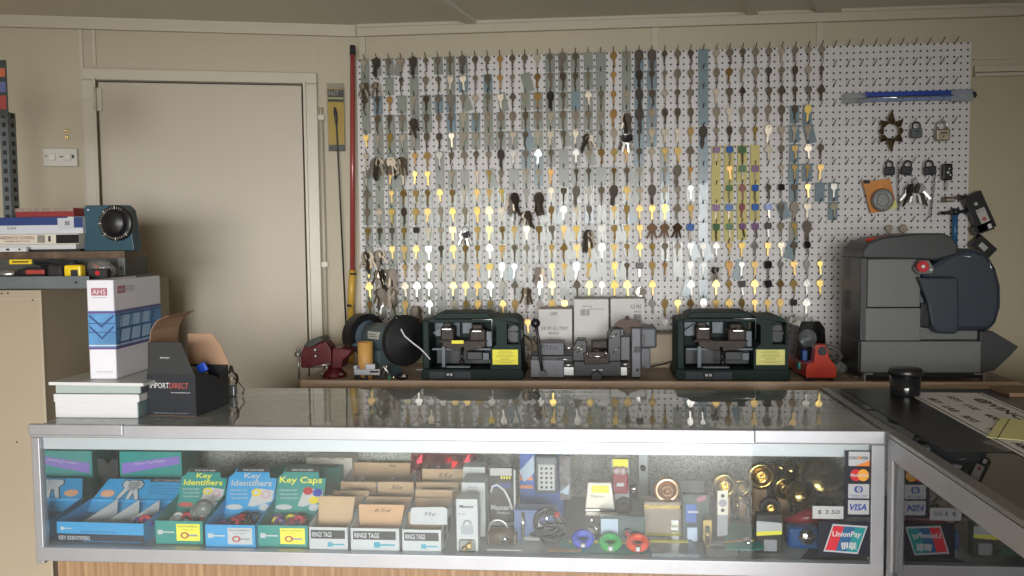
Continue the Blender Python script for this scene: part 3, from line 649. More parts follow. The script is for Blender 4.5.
# ---- red bench vise
M_vise = mat('dark_red_enamel', (.12, .010, .015), .38, var=.3, vscale=30)
X, Z = frame5(210, 512)
t = thing('bench_vise', 'dark red bench vise at the left end of the wooden bench', 'vise', (pY(290+210/6.4, 350, 3.17).x, 3.15, BZ))
m = MB(); m.prism([(X(70), Z(440)), (X(68), Z(350)), (X(95), Z(296)), (X(130), Z(305)), (X(235), Z(262)), (X(262), Z(300)), (X(275), Z(322)), (X(275), Z(430)), (X(150), Z(442))], (0, .075), bev=.004); m.build('moving_jaw', M_vise, t)
m = MB(); m.prism([(X(280), Z(316)), (X(330), Z(310)), (X(412), Z(325)), (X(400), Z(350)), (X(350), Z(392)), (X(340), Z(445)), (X(275), Z(448))], (.005, .09), bev=.004); m.box((X(150), .025, Z(400)), (X(320), .06, Z(350)), .003); m.build('fixed_body', M_vise, t)
m = MB(); m.lathe([(.0, 0), (.047, 0), (.047, .012), (.030, .026), (.030, .045), (0, .045)], Matrix.Translation((X(268), .05, 0))); m.build('swivel_base', M_vise, t)
for x in (200, 330): MB().cyl((X(x), .02, .01), (X(x), .02, .018), .008, n=6).build('bolt', M_steel, t)
m = MB(); m.prism([(X(92), Z(298)), (X(112), Z(272)), (X(150), Z(250)), (X(205), Z(236)), (X(232), Z(258)), (X(132), Z(308))], (-.003, .082), bev=.002); m.build('jaw_plate', mat('worn_dark_iron', (.07, .07, .065), .45, .5, var=.3), t)
m = MB(); m.cyl((X(63), -.012, Z(345)), (X(63), -.012, 0.001), .0038, n=10).sph((X(63), -.012, Z(318)), .008).cyl((X(45), -.012, Z(348)), (X(82), .01, Z(348)), .009, n=12); m.build('tommy_bar', M_steel, t)
m = MB().cyl((X(150), -.008, Z(434)), (X(275), -.008, Z(410)), .0035, n=10).cyl((X(250), -.012, Z(455)), (X(250), -.004, Z(410)), .006, n=10).sph((X(172), -.004, Z(320)), .008).cyl((X(174), -.004, Z(374)), (X(174), -.004, Z(350)), .007, n=10); m.build('clamp_screw', M_steel, t)

# ---- bench grinder, its axis turned toward the viewer
X, Z = frame5(560, 505)
gp = pY(290+560/6.4, 350, 3.30)
t = thing('bench_grinder', 'blue-grey bench grinder with large black wheel guard beside the red vise', 'grinder', (gp.x+.045, 3.24, BZ), math.radians(-40))
M_gr = mat('blue_grey_enamel', (.075, .105, .115), .4)
zc = .140
MX = Matrix.Translation((0, 0, zc)) @ Matrix.Rotation(math.pi/2, 4, 'Y')
MB().lathe([(0, -.105), (.030, -.105), (.050, -.085), (.056, -.075), (.056, .05), (.050, .075), (.036, .088), (0, .088)], MX, 36).build('motor_body', M_gr, t)
MB().prism([(-.05, 0), (.05, 0), (.035, .05), (.03, .10), (-.03, .10), (-.035, .05)], (-.055, .045), bev=.004).build('pedestal', M_gr, t)
lb = MB().box((-.03, -.0585, zc+.002), (.035, -.048, zc+.030), .001, M=None).build('rating_plate', mat('worn_label', (.42, .42, .38), .5), t)
MB().box((-.024, -.0592, zc+.010), (.028, -.0583, zc+.012)).box((-.024, -.0592, zc+.018), (.02, -.0583, zc+.020)).build('fine_print', M_ink, lb)
MB().lathe([(0, -.145), (.070, -.145), (.072, -.140), (.072, -.118), (.070, -.115), (0, -.115)], MX, 40).build('grinding_wheel', mat('worn_blue_stone', (.06, .09, .12), .7), t)
gm = MB()
for a0, a1 in ((math.radians(20), math.radians(200)),):
    n = 22; prof = []
    for i in range(n+1):
        a = a0+(a1-a0)*i/n; prof.append((a))
    for i in range(n):
        a, b = prof[i], prof[i+1]
        P_ = lambda an, r, x: (x, r*math.cos(an)*1.0, zc+r*math.sin(an))
        for (ra, rb, xa, xb) in ((.086, .086, -.158, -.108), (.060, .086, -.158, -.158), (.060, .086, -.108, -.108), (.081, .081, -.158, -.108)):
            gm.poly([P_(a, ra, xa), P_(b, ra, xa), P_(b, rb, xb), P_(a, rb, xb)])
gm.build('wheel_guard', M_black, t)
MB().lathe([(0, .10), (.088, .10), (.094, .106), (.094, .128), (.088, .134), (.030, .138), (.02, .150), (0, .150)], MX, 44).build('black_wheel', mat('black_abrasive', (.006, .006, .007), .7, bump=.2, bscale=200), t)
MB().sph((.118, -.035, zc+.085), .012).cyl((.118, -.035, zc+.085), (.118, -.02, zc+.07), .006).build('guard_knob', M_black, t)

def bench_thing(name, label, cat, px, py, Y, rz=0): p = pY(px, py, Y); return thing(name, label, cat, (p.x, Y, BZ), rz)
def L5(t, u, v, Y, ox, oy, s):
    p = pY(ox+u/s, oy+v/s, Y)-t.location; return p
# white wire draped from the wheel knob
m = MB(); m.tube([pY(290+u/6.4, 300+v/6.4, Y_) for u, v, Y_ in ((697, 160, 3.14), (712, 190, 3.13), (735, 232, 3.125), (790, 278, 3.12), (835, 312, 3.12), (868, 345, 3.12), (897, 380, 3.12))], .0028, 8)
tag(m.build('white_cable', M_white), 'white cable hanging in front of the black grinder wheel', 'cable')
# orange can
t = bench_thing('tin_can', 'orange-brown cardboard tube standing in front of the grinder', 'can', 365.5, 360, 3.145)
MB().lathe([(0, .0), (.0275, 0), (.0275, .137), (.0265, .137), (.0265, .004), (0, .004)], n=28).build('tube', mat('orange_cardboard', (.62, .34, .10), .55, var=.15), t)
for o_, dz in ((0, .0),): t.location.z += .0
# silver clamp tool, with green tip
X, Z = frame5(500, 502)
t = bench_thing('key_gauge_vise', 'small silver key clamp lying in front of the orange tube', 'clamp', 290+500/6.4, 370, 3.112)
m = MB(); m.box((X(405), 0, Z(468)), (X(578), .035, Z(428)), .002).box((X(400), .004, Z(445)), (X(440), .03, Z(405)), .002).box((X(478), .004, Z(432)), (X(545), .03, Z(395)), .002); m.build('body', M_alu, t)
MB().box((X(512), -.002, Z(450)), (X(570), .002, Z(438))).box((X(425), .002, Z(425)), (X(436), .006, Z(410))).build('slot', M_ink, t)
m = MB(); m.cyl((X(430), .015, Z(470)), (X(430), .015, 0), .012, n=14).cyl((X(480), .015, Z(470)), (X(480), .015, 0), .010, n=14); m.box((X(400), .0, Z(500)), (X(500), .03, Z(485)), .003); m.build('foot', M_black, t)
m = MB().tube([(X(578), .01, Z(440)), (X(600), .0, Z(405)), (X(625), .0, Z(440)), (X(640), .0, Z(470))], .005, 8).cyl((X(590), .01, Z(470)), (X(622), .01, Z(400)), .004).sph((X(622), 0, Z(412)), .008, n=10); m.build('lever', M_steel, t)
MB().cyl((X(640), 0, Z(499)), (X(638), 0, Z(468)), .0045, n=10).build('green_tip', mat('green_plastic', (.05, .30, .12), .4), t)
t = bench_thing('pencil_sharpener', 'small black and chrome knob lying beside the silver clamp', 'knob', 290+715/6.4, 370, 3.12)
MB().sph((0, 0, .013), .013, (1.9, 1, 1), 18).build('body', M_black, t); MB().cyl((.010, -.008, .017), (.012, -.014, .018), .006, n=12).build('chrome_cap', M_chrome, t); MB().cyl((-.035, -.004, .012), (-.023, -.004, .012), .006, n=12).build('chrome_cap', M_chrome, t)
p = pZ(290+820/6.4, 300+452/6.4, BZ+.001); o = MB().box((-.012, -.006, 0), (.012, .006, .003), .0005).build('white_chalk', M_white); o.location = (p.x, p.y+.03, BZ); tag(o, 'tiny white stick lying on the bench near the grinder wheel', 'chalk')

# ---- white boxes behind the grey machine
M_box = mat('white_carton', (.62, .61, .60), .6, var=.03)
def carton(px0, px1, py0, Y, z0, dep, label, marks, hgt=None):
    a, b = pY(px0, py0, Y), pY(px1, py0, Y); w_ = b.x-a.x; h_ = a.z-z0
    t = thing('carton', label, 'box', ((a.x+b.x)/2, Y, z0), 0, 'white cartons behind the grey machine')
    MB().box((-w_/2, 0, 0), (w_/2, dep, h_), .001).build('box_body', M_box, t)
    MB().box((-w_/2, .001, h_-.0005), (w_/2, dep/2-.001, h_+.0008)).box((-w_/2, dep/2+.001, h_-.0005), (w_/2, dep, h_+.0008)).build('top_flap', M_box, t)
    for mk in marks: mk(t, w_, h_)
    return t, a.z
def bars(x, z, w_, h_, n=9, m_=M_ink, Yl=-.0006):
    def f(t, W_, H_):
        b = MB(); R_ = random.Random(int(x*99)); xx = x*W_
        for i in range(n):
            ww = w_*W_/n*R_.uniform(.3, .75); b.box((xx, Yl, z*H_), (xx+ww, .0002, (z+h_)*H_)); xx += w_*W_/n
        b.build('barcode', m_, t)
    return f
def word(s, x, z, w_, h_):
    return lambda t, W_, H_: text(s, w_*W_, h_*H_, (x*W_, 0, z*H_), M_ink, t, name='lettering')
t1, z_ = carton(538.5, 572, 309.5, 3.36, BZ, .12, 'white carton at the left, printed with a row of part numbers', [word('59-97-52-795Y', -.42, .66, .80, .06), word('BRASS', -.2, .59, .30, .045), word('HHM', -.14, .90, .20, .06)])
t3, z3 = carton(574, 607, 332, 3.38, BZ, .15, 'lower white carton of the two in the middle stack', [word('ML 97', .1, .72, .34, .08)])
t2, z_ = carton(574, 608.5, 299.5, 3.38, z3+.001, .15, 'upper white carton with a barcode, topmost of the middle stack', [bars(-.32, .50, .28, .20), word('6097YG', -.26, .76, .28, .05), word('KEY BLANK 6201', -.04, .68, .42, .04)])
t4, z_ = carton(610.5, 644.5, 299, 3.42, BZ, .11, 'white carton at the right, behind the brown wheel guard', [bars(.18, .64, .26, .14), word('KLS MKS', .1, .86, .30, .06), word('BRASS', .2, .80, .2, .035)])
# beige wooden box and dark cable
a, b = pY(650, 333, 3.44), pY(684, 333, 3.44); hz_ = a.z-BZ
t = thing('wooden_box', 'plain beige wooden box standing against the pegboard behind the machines', 'box', ((a.x+b.x)/2, 3.44, BZ))
MB().box((-(b.x-a.x)/2, 0, 0), ((b.x-a.x)/2, .09, hz_-.006), .001).build('box_body', mat('beige_ply', (.58, .48, .36), .6), t)
MB().box((-(b.x-a.x)/2, -.001, hz_-.006), ((b.x-a.x)/2, .091, hz_), .001).build('lid', mat('grey_brown_lid', (.20, .18, .15), .6), t)
m = MB().tube([pY(x, y, Y_) for x, y, Y_ in ((640, 368, 3.30), (652, 366.5, 3.33), (664, 364, 3.36), (673, 361, 3.38), (684, 356, 3.40))], .0028, 8); tag(m.build('power_cable', M_rubber), 'black power cable running along the bench behind the two machines', 'cable')
# tan paper roll between machines
p = pY(521, 335, 3.36)
t = thing('tape_roll', 'tan tape roll standing between the green machine and the white cartons', 'tape', (p.x+.005, 3.42, BZ))
m = MB().lathe([(.030, -.02), (.062, -.02), (.062, .02), (.030, .02), (.030, -.02)], Matrix.Translation((0, 0, .062)) @ Matrix.Rotation(math.pi/2, 4, 'X'), 32); m.build('tape', mat('tan_tape', (.34, .27, .19), .6), t)
tag(MB().tube([pY(x, y, Y_) for x, y, Y_ in ((520, 333, 3.26), (526, 336, 3.24), (531, 341, 3.22), (533, 348, 3.2))], .0028, 8).build('power_cable', M_rubber), 'short black cable loop in front of the tan tape roll', 'cable')

# ---- red machine with smoky cover
k7 = .00046
X = lambda u: (u-350)*k7
Z = lambda v: (540-v)*k7
M_red = mat('red_enamel', (.55, .045, .02), .32)
t = thing('key_cutting_machine', 'small red key machine with smoky clear cover and grey hose', 'key cutting machine', (pY(775+350/7.68, 350, 3.13).x, 3.125, BZ))
prof = [(240, 515), (243, 440), (252, 413), (300, 392), (312, 290), (330, 262), (378, 262), (402, 295), (412, 362), (455, 415), (470, 450), (466, 515)]
m = MB(); m.prism([(X(u), Z(v)) for u, v in prof], (0, .05), bev=.003); m.prism([(X(u), Z(v)) for u, v in ((240, 515), (243, 440), (252, 413), (420, 413), (455, 415), (470, 450), (466, 515))], (.05, .30), bev=.003); m.build('body', M_red, t)
for x in (262, 440):
    for y in (.02, .27): MB().cyl((X(x), y, 0), (X(x), y, Z(514)), .010, n=14).build('rubber_foot', M_rubber, t)
MB().cyl((X(358), -.004, Z(308)), (X(358), .004, Z(308)), .016, n=20).cyl((X(358), -.012, Z(308)), (X(358), -.003, Z(308)), .010, n=18).build('spindle_cap', M_dkg, t)
MB().box((X(240)-.003, .09, Z(480)), (X(240)+.003, .13, Z(425)), .001).build('switch', mat('teal_switch', (.05, .45, .40), .3), t)
m = MB(); MC = glass('smoky_plastic', (.55, .56, .57), .08)
m.prism([(X(225), Z(410)), (X(245), Z(150)), (X(262), Z(108)), (X(400), Z(108)), (X(440), Z(160)), (X(455), Z(410))], (.11, .112)); m.prism([(X(225), Z(410)), (X(245), Z(150)), (X(262), Z(108)), (X(400), Z(108)), (X(440), Z(160)), (X(455), Z(410))], (.28, .282))
pr = [(225, 410), (245, 150), (262, 108), (400, 108), (440, 160), (455, 410)]
for (u, v), (u2, v2) in zip(pr, pr[1:]):
    m.poly([(X(u), .11, Z(v)), (X(u2), .11, Z(v2)), (X(u2), .282, Z(v2)), (X(u), .282, Z(v))])
m.build('smoky_cover', MC, t)
m = MB().cyl((X(330), .15, Z(250)), (X(345), .17, Z(250)), .032, n=30).cyl((X(320), .13, Z(250)), (X(360), .2, Z(250)), .008).box((X(300), .16, Z(415)), (X(400), .24, Z(300)), .004); m.build('cutter_wheel', M_steel, t)
MB().box((X(262), .09, Z(412)), (X(300), .14, Z(330)), .003).build('blue_grip', mat('blue_plastic', (.02, .09, .30), .4), t)
m = MB().tube([(X(400), .06, Z(285)), (X(450), .055, Z(292)), (X(505), .06, Z(320)), (X(540), .07, Z(370)), (X(520), .09, Z(420)), (X(470), .12, Z(430))], .0085, 10)
m.build('hose', mat('grey_hose', (.10, .10, .095), .5), t)
# grey cloth heap behind the hose
p = pY(835, 355, 3.33); o = MB().sph((0, 0, .03), .04, (1.1, .7, .85), 16).sph((.035, .01, .02), .028, (1.2, .8, .8), 14).sph((-.03, .02, .018), .025, (1.1, .8, .8), 14).build('rag', mat('grey_rag', (.22, .22, .20), .9, bump=1, bscale=60)); o.location = (p.x-.025, 3.30, BZ)
tag(o, 'crumpled grey rag on the bench behind the red machine hose', 'rag')

# ---- large grey machine at the right end
k6 = .001017
X = lambda u: (u-320)*k6
Z = lambda v: (543-v)*k6
M_lg = mat('satin_grey_panel', (.15, .158, .152), .45); M_dg = mat('dark_grey_plastic', (.035, .039, .041), .42, bump=.2, bscale=300)
M_dg2 = mat('blue_black_plastic', (.032, .042, .058), .35)
t = thing('engraving_machine', 'large grey and charcoal key machine at the right end of the bench', 'key cutting machine', (pY(835+320/3.492, 300, 3.12).x, 3.12, BZ))
MB().box((X(108), 0, Z(512)), (X(500), .24, Z(405)), .003).build('lower_panel', M_lg, t)
m = MB(); m.box((X(122), .002, Z(403)), (X(302), .22, Z(292)), .002).box((X(127), .002, Z(289)), (X(300), .22, Z(125)), .003).box((X(300), .03, Z(403)), (X(500), .28, Z(350)), .003); m.build('upper_panel', M_lg, t)
m = MB(); m.box((X(104), .004, Z(405)), (X(128), .23, Z(120)), .004); side = m.build('side_panel', M_dg, t)
m = MB()
for zz in (130, 240):
    for i in range(14): m.box((X(104)-.0012, .12, Z(zz+i*5+2)), (X(104)+.0005, .19, Z(zz+i*5)))
m.build('vent_slots', M_ink, side)
MB().box((X(103), .02, Z(510)), (X(112), .232, Z(408)), .002).build('socket_panel', M_black, t)
m = MB(); m.prism([(X(u), Z(v)) for u, v in ((106, 122), (108, 92), (125, 70), (170, 52), (290, 40), (365, 40), (398, 55), (415, 85), (412, 112), (340, 132), (300, 128))], (-.012, .22), bev=.006); m.build('top_hood', M_dg, t)
m = MB(); pts = [(335, 150), (400, 105), (470, 90), (520, 108), (552, 160), (568, 220), (570, 290), (556, 345), (535, 372), (420, 374), (300, 360), (300, 190)]
m.prism([(X(u), Z(v)) for u, v in pts], (.012, .27), bev=.018); m.build('drum_cover', M_dg2, t)
m = MB(); m.prism([(X(u), Z(v)) for u, v in ((280, 186), (405, 186), (416, 200), (420, 365), (412, 378), (345, 376), (330, 350), (315, 270), (290, 205))], (-.022, .03), bev=.008); m.build('work_guard', M_dg2, t)
MB().tube([(X(440), .01, Z(118)), (X(505), .02, Z(128)), (X(548), .03, Z(185))], .0018, 6).tube([(X(455), .04, Z(104)), (X(515), .05, Z(112))], .0018, 6).tube([(X(525), .01, Z(140)), (X(545), .02, Z(190))], .002, 6).build('edge_highlight_wires', M_steel, t)  # thin steel wires added to stand in for highlights along the drum edges
MB().box((X(302), -.002, Z(355)), (X(330), .02, Z(275)), .002).build('opening', M_black, t)
m = MB(); m.prism([(X(u), Z(v)) for u, v in ((268, 160), (285, 128), (320, 130), (338, 160), (330, 176), (285, 178))], (-.02, .01), bev=.004); e = m.build('switch_housing', M_lg, t)
MB().cyl((X(290), -.048, Z(150)), (X(290), -.022, Z(150)), .0195, .0165, n=26).build('stop_button', mat('red_button', (.50, .02, .03), .3), e)
MB().cyl((X(290), -.0485, Z(150)), (X(290), -.0475, Z(150)), .006, n=14).cyl((X(325), -.022, Z(162)), (X(325), -.019, Z(162)), .004, n=10).build('button_mark', M_white, e)
m = MB(); m.prism([(X(u), Z(v)) for u, v in ((500, 372), (540, 372), (625, 425), (600, 455), (548, 507), (500, 511))], (.01, .16), bev=.003); m.build('chip_chute', M_dg, t)
m = MB(); m.box((X(120), .01, Z(530)), (X(500), .28, Z(512)), .002); m.build('base_channel', M_black, t)
for x in (118, 508):
    for y in (.0, .25): MB().box((X(x), y, 0), (X(x)+.006, y+.03, Z(512))).box((X(x), y, Z(518)), (X(x)+(.03 if x < 300 else -.03), y+.03, Z(514))).build('foot_bracket', M_steel, t)
p = pY(850, 255, 3.12)
o = MB().tube([pY(866, 240, 3.16)-Vector((0, 0, 0)), pY(885, 238.3, 3.16), pY(908, 237.5, 3.16)], [.005, .008, .006], 10).build('screwdriver_handle', mat('red_plastic', (.60, .04, .02), .35))
t = thing('brush', 'red handled brush with pale ferrule lying on top of the big grey machine', 'brush', tuple(pY(890, 240, 3.16)))
o.parent = t; o.name = 'handle'
for v in o.data.vertices: v.co -= t.location
a = pY(908, 238.5, 3.16)-t.location; b = pY(922, 239.5, 3.17)-t.location; MB().tube([a, b], [.006, .008], 10).build('bristles', mat('pale_bristles', (.40, .36, .28), .8), t)
# small dark debris on the bench by the machine
for (px, py, w_, lab) in ((846, 376.5, .02, 'short grey screwdriver bit lying in front of the big grey machine'), (858, 377.5, .035, 'thin steel rod lying on the bench before the big grey machine')):
    p = pZ(px, py, BZ); o = MB().cyl((-w_/2, 0, .0025), (w_/2, 0, .0025), .0025, n=8).build('metal_rod', M_steel); o.location = (p.x, p.y, BZ); tag(o, lab, 'metal rod')

# ================================================================ goods on the right part of the pegboard
YB_ = YW
def up(px, py, d=.03): return pY(px, py, YW-d)
a, b = up(848, 99), up(972, 98)
t = thing('rod_pack', 'blue and clear plastic pack of long thin rods across the pegboard', 'rod pack', tuple(a), 0); Lr = b.x-a.x
MB().box((.06, -.006, .006), (Lr, .006, .024), .002).build('blue_sleeve', mat('blue_sleeve', (.02, .06, .34), .3), t)
MB().box((.04, -.005, -.012), (Lr-.02, .005, .004), .003).build('lower_sleeve', mat('blue_grey_sleeve', (.20, .28, .48), .3), t)
MC_ = glass('clear_plastic', (.75, .78, .80), .1, haze=.25)
MB().box((-.02, -.007, -.016), (.07, .007, .022), .005).build('clear_cap', MC_, t); MB().box((Lr-.08, -.008, -.018), (Lr+.005, .008, .026), .004).build('clear_cap', MC_, t)
MB().cyl((.02, -.009, -.002), (Lr-.07, -.009, .003), .0026, n=8).build('rod', M_chrome, t)
MB().cyl((Lr+.002, 0, .003), (Lr+.012, 0, .008), .014, .011, n=14).build('end_cap', M_black, t)
# sun shaped badge
c_ = up(891.5, 131); t = thing('star_badge', 'bronze sunburst badge with open centre hanging on the pegboard', 'badge', tuple(c_))
m = MB(); n = 8; RO = {0: .083, 4: .083}; 
for i in range(n):
    a = math.pi/2+i*2*math.pi/n; r1 = .085 if i % 4 == 0 else (.058 if i % 2 == 0 else .062)
    if i in (2, 6): r1 = .046
    ri = .040; w_ = .36
    tip = Vector((r1*math.cos(a), -.003, r1*math.sin(a))); l = Vector((ri*math.cos(a-w_), 0, ri*math.sin(a-w_))); r = Vector((ri*math.cos(a+w_), 0, ri*math.sin(a+w_))); ri2 = .030
    l2 = Vector((ri2*math.cos(a-w_), 0, ri2*math.sin(a-w_))); r2 = Vector((ri2*math.cos(a+w_), 0, ri2*math.sin(a+w_))); cen = Vector((ri*math.cos(a), -.010, ri*math.sin(a)))
    m.poly([tip, l, cen]).poly([tip, cen, r]).poly([l, l2, r2, r, cen]); B_ = Vector((0, .005, 0)); m.poly([tip, r+B_, r2+B_, l2+B_, l+B_]).poly([tip, l, l+B_]).poly([tip, r+B_, r]).poly([l2, l2+B_, r2+B_, r2])
m.build('sunburst', mat('aged_bronze', (.14, .105, .06), .4, .8), t)
def padlock(px0, px1, py0, py1, body, shackle, label, rot=0, lam=False, key=False):
    a, b = up(px0, py1), up(px1, py0); w_ = b.x-a.x; h_ = b.z-a.z
    t = thing('padlock', label, 'padlock', ((a.x+b.x)/2, YW-.03, a.z), 0); t.rotation_euler = (0, rot, 0)
    bh = h_*.58
    MB().box((-w_/2, -.012, 0), (w_/2, .010, bh), .005).build('body', body, t)
    r_ = w_*.33
    MB().tube([(-r_, 0, bh-.003), (-r_, 0, h_-r_)]+[(-r_*math.cos(a_), 0, h_-r_+r_*.85*math.sin(a_)) for a_ in [math.pi*i/8 for i in range(1, 8)]]+[(r_, 0, h_-r_), (r_, 0, bh-.003)], w_*.085, 8).build('shackle', shackle, t)
    MB().cyl((0, -.0125, bh*.35), (0, -.0118, bh*.35), .003, n=10).box((-w_*.25, -.0126, bh*.6), (w_*.25, -.0119, bh*.7)).build('marking', M_dark, t)
    return t
padlock(910.5, 922, 121.5, 138, mat('grey_green_lock', (.10, .12, .12), .5), M_dkg, 'small grey-green padlock, right of the bronze sunburst badge')
padlock(935.5, 949.5, 120.5, 141, mat('worn_brass_steel', (.42, .36, .27), .4, .7, var=.2, vscale=60), M_steel, 'largest padlock, dull tan, hanging beneath the blue rod pack')
padlock(884.5, 894.5, 160.5, 175.5, M_dkg, M_dkg, 'black padlock hanging left of the key chain, above the orange pack')
padlock(900, 911, 160, 175, M_dkg, M_dkg, 'black padlock tilted to the left, just right of the chain', .2)
padlock(924.5, 936, 160, 175, M_dkg, M_dkg, 'black padlock hanging above the long loose chain', -.1)
# car remote key
a, b = up(942, 180.5), up(952.5, 163.5)
t = thing('car_key', 'black flip car key with silver blade, right of the black padlocks', 'car key', ((a.x+b.x)/2, YW-.03, a.z))
MB().box((-(b.x-a.x)/2, -.008, 0), ((b.x-a.x)/2, .006, b.z-a.z), .006).build('remote_body', M_black, t)
MB().box((-.0035, -.002, -.040), (.0035, .001, .002)).build('blade', M_steel, t)
MB().cyl((0, -.0092, .03), (0, -.0078, .03), .0045, n=12).cyl((.004, -.0092, .045), (.004, -.0078, .045), .003, n=12).cyl((.009, -.0092, .02), (.009, -.0078, .02), .003, n=12).build('button', M_white, t)
# chains
def chain(px0, py0, px1, py1, label, r=.0065):
    a, b = up(px0, py0, .022), up(px1, py1, .022); n = int((a-b).length/(r*1.55)); m = MB()
    d = (b-a).normalized()
    for i in range(n):
        p = a+d*(i*r*1.55)-a; Mx = Matrix.Translation(p) @ d.to_track_quat('Z', 'Y').to_matrix().to_4x4() @ Matrix.Rotation(math.pi/2*(i % 2)+.4, 4, 'Z') @ Matrix.Diagonal((.62, 1, 1, 1))
        m.torus((0, 0, 0), r*.8, r*.2, 'Y', 10, 5, M=Mx)
    o = m.build('chain', M_dkg); o.location = a; tag(o, label, 'chain')
chain(898, 163, 899, 214, 'straight dark chain hanging between the two left black padlocks')
chain(936, 168, 930, 222, 'longer dark chain hanging beneath the right black padlock', .0075)
# orange blister pack
P4 = [up(862.5, 182), up(890, 178.5), up(897, 208), up(871, 213.5)]; t = thing('blister_pack', 'orange blister pack with round clear bubble on the pegboard', 'blister pack', tuple(P4[3]))
q4 = [(p-P4[3]) for p in P4]
MB().prism([(v.x, v.z) for v in q4], (-.001, .001)).build('orange_card', mat('orange_card', (.62, .24, .04), .5, var=.2, vscale=20), t)
ce = up(882, 200)-P4[3]; MB().cyl((ce.x, -.018, ce.z), (ce.x, 0, ce.z), .038, .046, n=30).build('clear_bubble', glass('clear_plastic', (.75, .78, .80), .1, haze=.25), t)
MB().torus((ce.x, -.008, ce.z), .030, .008, 'Y', 26, 8).cyl((ce.x, -.01, ce.z), (ce.x, -.002, ce.z), .02, n=20).build('lock_part', mat('dull_steel', (.30, .29, .27), .4, .7), t)
y4 = [up(889, 199)-P4[3], up(896, 201)-P4[3], up(897, 208)-P4[3], up(884, 211)-P4[3]]; MB().prism([(v.x, v.z) for v in y4], (-.002, -.0005)).build('yellow_corner', M_yel2, t)
bl_ = up(865, 180.5)-P4[3]; MB().box((bl_.x-.006, -.002, bl_.z-.012), (bl_.x+.018, -.0005, bl_.z+.002)).build('dark_corner', M_ink, t)
# big black key bunch
def keyheap(px, py, n, label, s, cols='KdD', Yd=.035, spread=.6):
    R_ = random.Random(int(px)); t = thing('key_bunch', label, 'key bunch', tuple(up(px, py, Yd)))
    MB().torus((0, 0, .004), .017, .0018, 'Y', 20, 6).build('key_ring', M_steel, t)
    for i in range(n):
        a = (i/(n-1)-.5)*2*spread+R_.uniform(-.1, .1); o = bpy.data.objects.new('key_on_ring', key_mesh(R_.choice(cols), R_.randrange(5))); C.objects.link(o); o.parent = t
        o.location = (.015*math.sin(a), -.003-.0028*i, -.010); o.rotation_euler = (R_.uniform(-.1, .15), -a, R_.uniform(-.4, .4)); o.scale = (s,)*3
keyheap(914.5, 184, 7, 'black bunch of car keys hanging in the middle of the right pegboard', 1.25, 'KKKD')
# keys at far right low rows, two dull keys standing behind machine
for i, px in enumerate((889.5, 904)):
    P_ = up(px, 226, .03); o = bpy.data.objects.new('key', key_mesh('n', i)); C.objects.link(o); o.location = P_; o.scale = (1.1,)*3
    tag(o, 'dull %s key just above the big grey machine' % ('left hand' if i == 0 else 'right hand'), 'key', 'keys hanging on the pegboard')
# T-handled tool with blue shaft and black grips
t = thing('t_handle_wrench', 'blue T-handled wrench hanging behind the big grey machine', 'wrench', tuple(up(955, 212)))
b_ = up(954.5, 250)-t.location; MB().tube([(0, 0, .006), tuple(b_)], .0105, 10).build('shaft', mat('blue_enamel', (.03, .12, .27), .35), t)
MB().cyl((-.055, -.004, -.004), (.066, -.004, .004), .0065, n=12).build('cross_bar', M_dkg, t); MB().cyl((0, -.004, -.012), (0, -.004, .014), .014, n=14).build('hub', M_dkg, t)
t = thing('spanner', 'brown open ended clamp tool hanging beside the black boxed kit', 'spanner', tuple(up(945, 198)))
MB().box((-.005, -.006, -.004), (.075, .004, .005), .001).box((-.005, -.006, -.016), (.035, .004, -.010), .001).box((-.008, -.006, -.018), (.004, .004, .006), .001).build('arm', mat('bronze_steel', (.16, .12, .08), .4, .7), t)
MB().box((.045, -.008, -.008), (.085, .005, .010), .002).build('grip', M_black, t)
def tilted_box(px, py, w_, h_, d_, rot, label, name, mats_, ylabel=None):
    t = thing(name, label, 'box', tuple(up(px, py, .04))); t.rotation_euler = (0, rot, 0)
    MB().box((-w_/2, -d_/2, -h_/2), (w_/2, d_/2, h_/2), .002).build('box_body', mats_, t); return t
t = tilted_box(978.5, 212, .070, .150, .03, -.42, 'black boxed kit with white label leaning on the pegboard edge', 'kit_box', M_black)
MB().box((-.014, -.0162, -.045), (.020, -.0148, .012)).build('white_label', mat('grey_white_label', (.45, .44, .43), .5), t)
text('AUTEL', .026, .006, (-.011, -.0163, .0), M_ink, t); MB().cyl((.003, -.0168, -.03), (.003, -.0161, -.03), .008, n=16).build('red_emblem', mat('red_print', (.45, .08, .07), .5), t)
MB().cyl((-.003, -.017, .035), (-.003, -.0148, .035), .007, n=14).build('grey_dot', mat('grey_print', (.4, .4, .4), .5), t)
t = tilted_box(982.5, 247, .085, .055, .03, .75, 'black kit box tilted behind the top of the grey machine', 'kit_box', M_black)
MB().box((-.02, -.0162, -.012), (.012, -.0148, .008)).build('grey_label', mat('grey_print', (.4, .4, .4), .5), t)
t = tilted_box(982, 228, .075, .035, .03, -.35, 'short black box just under the labelled kit box', 'kit_box', M_black)
MB().box((.016, -.0162, -.010), (.030, -.0148, .008)).build('white_sticker', M_white, t)

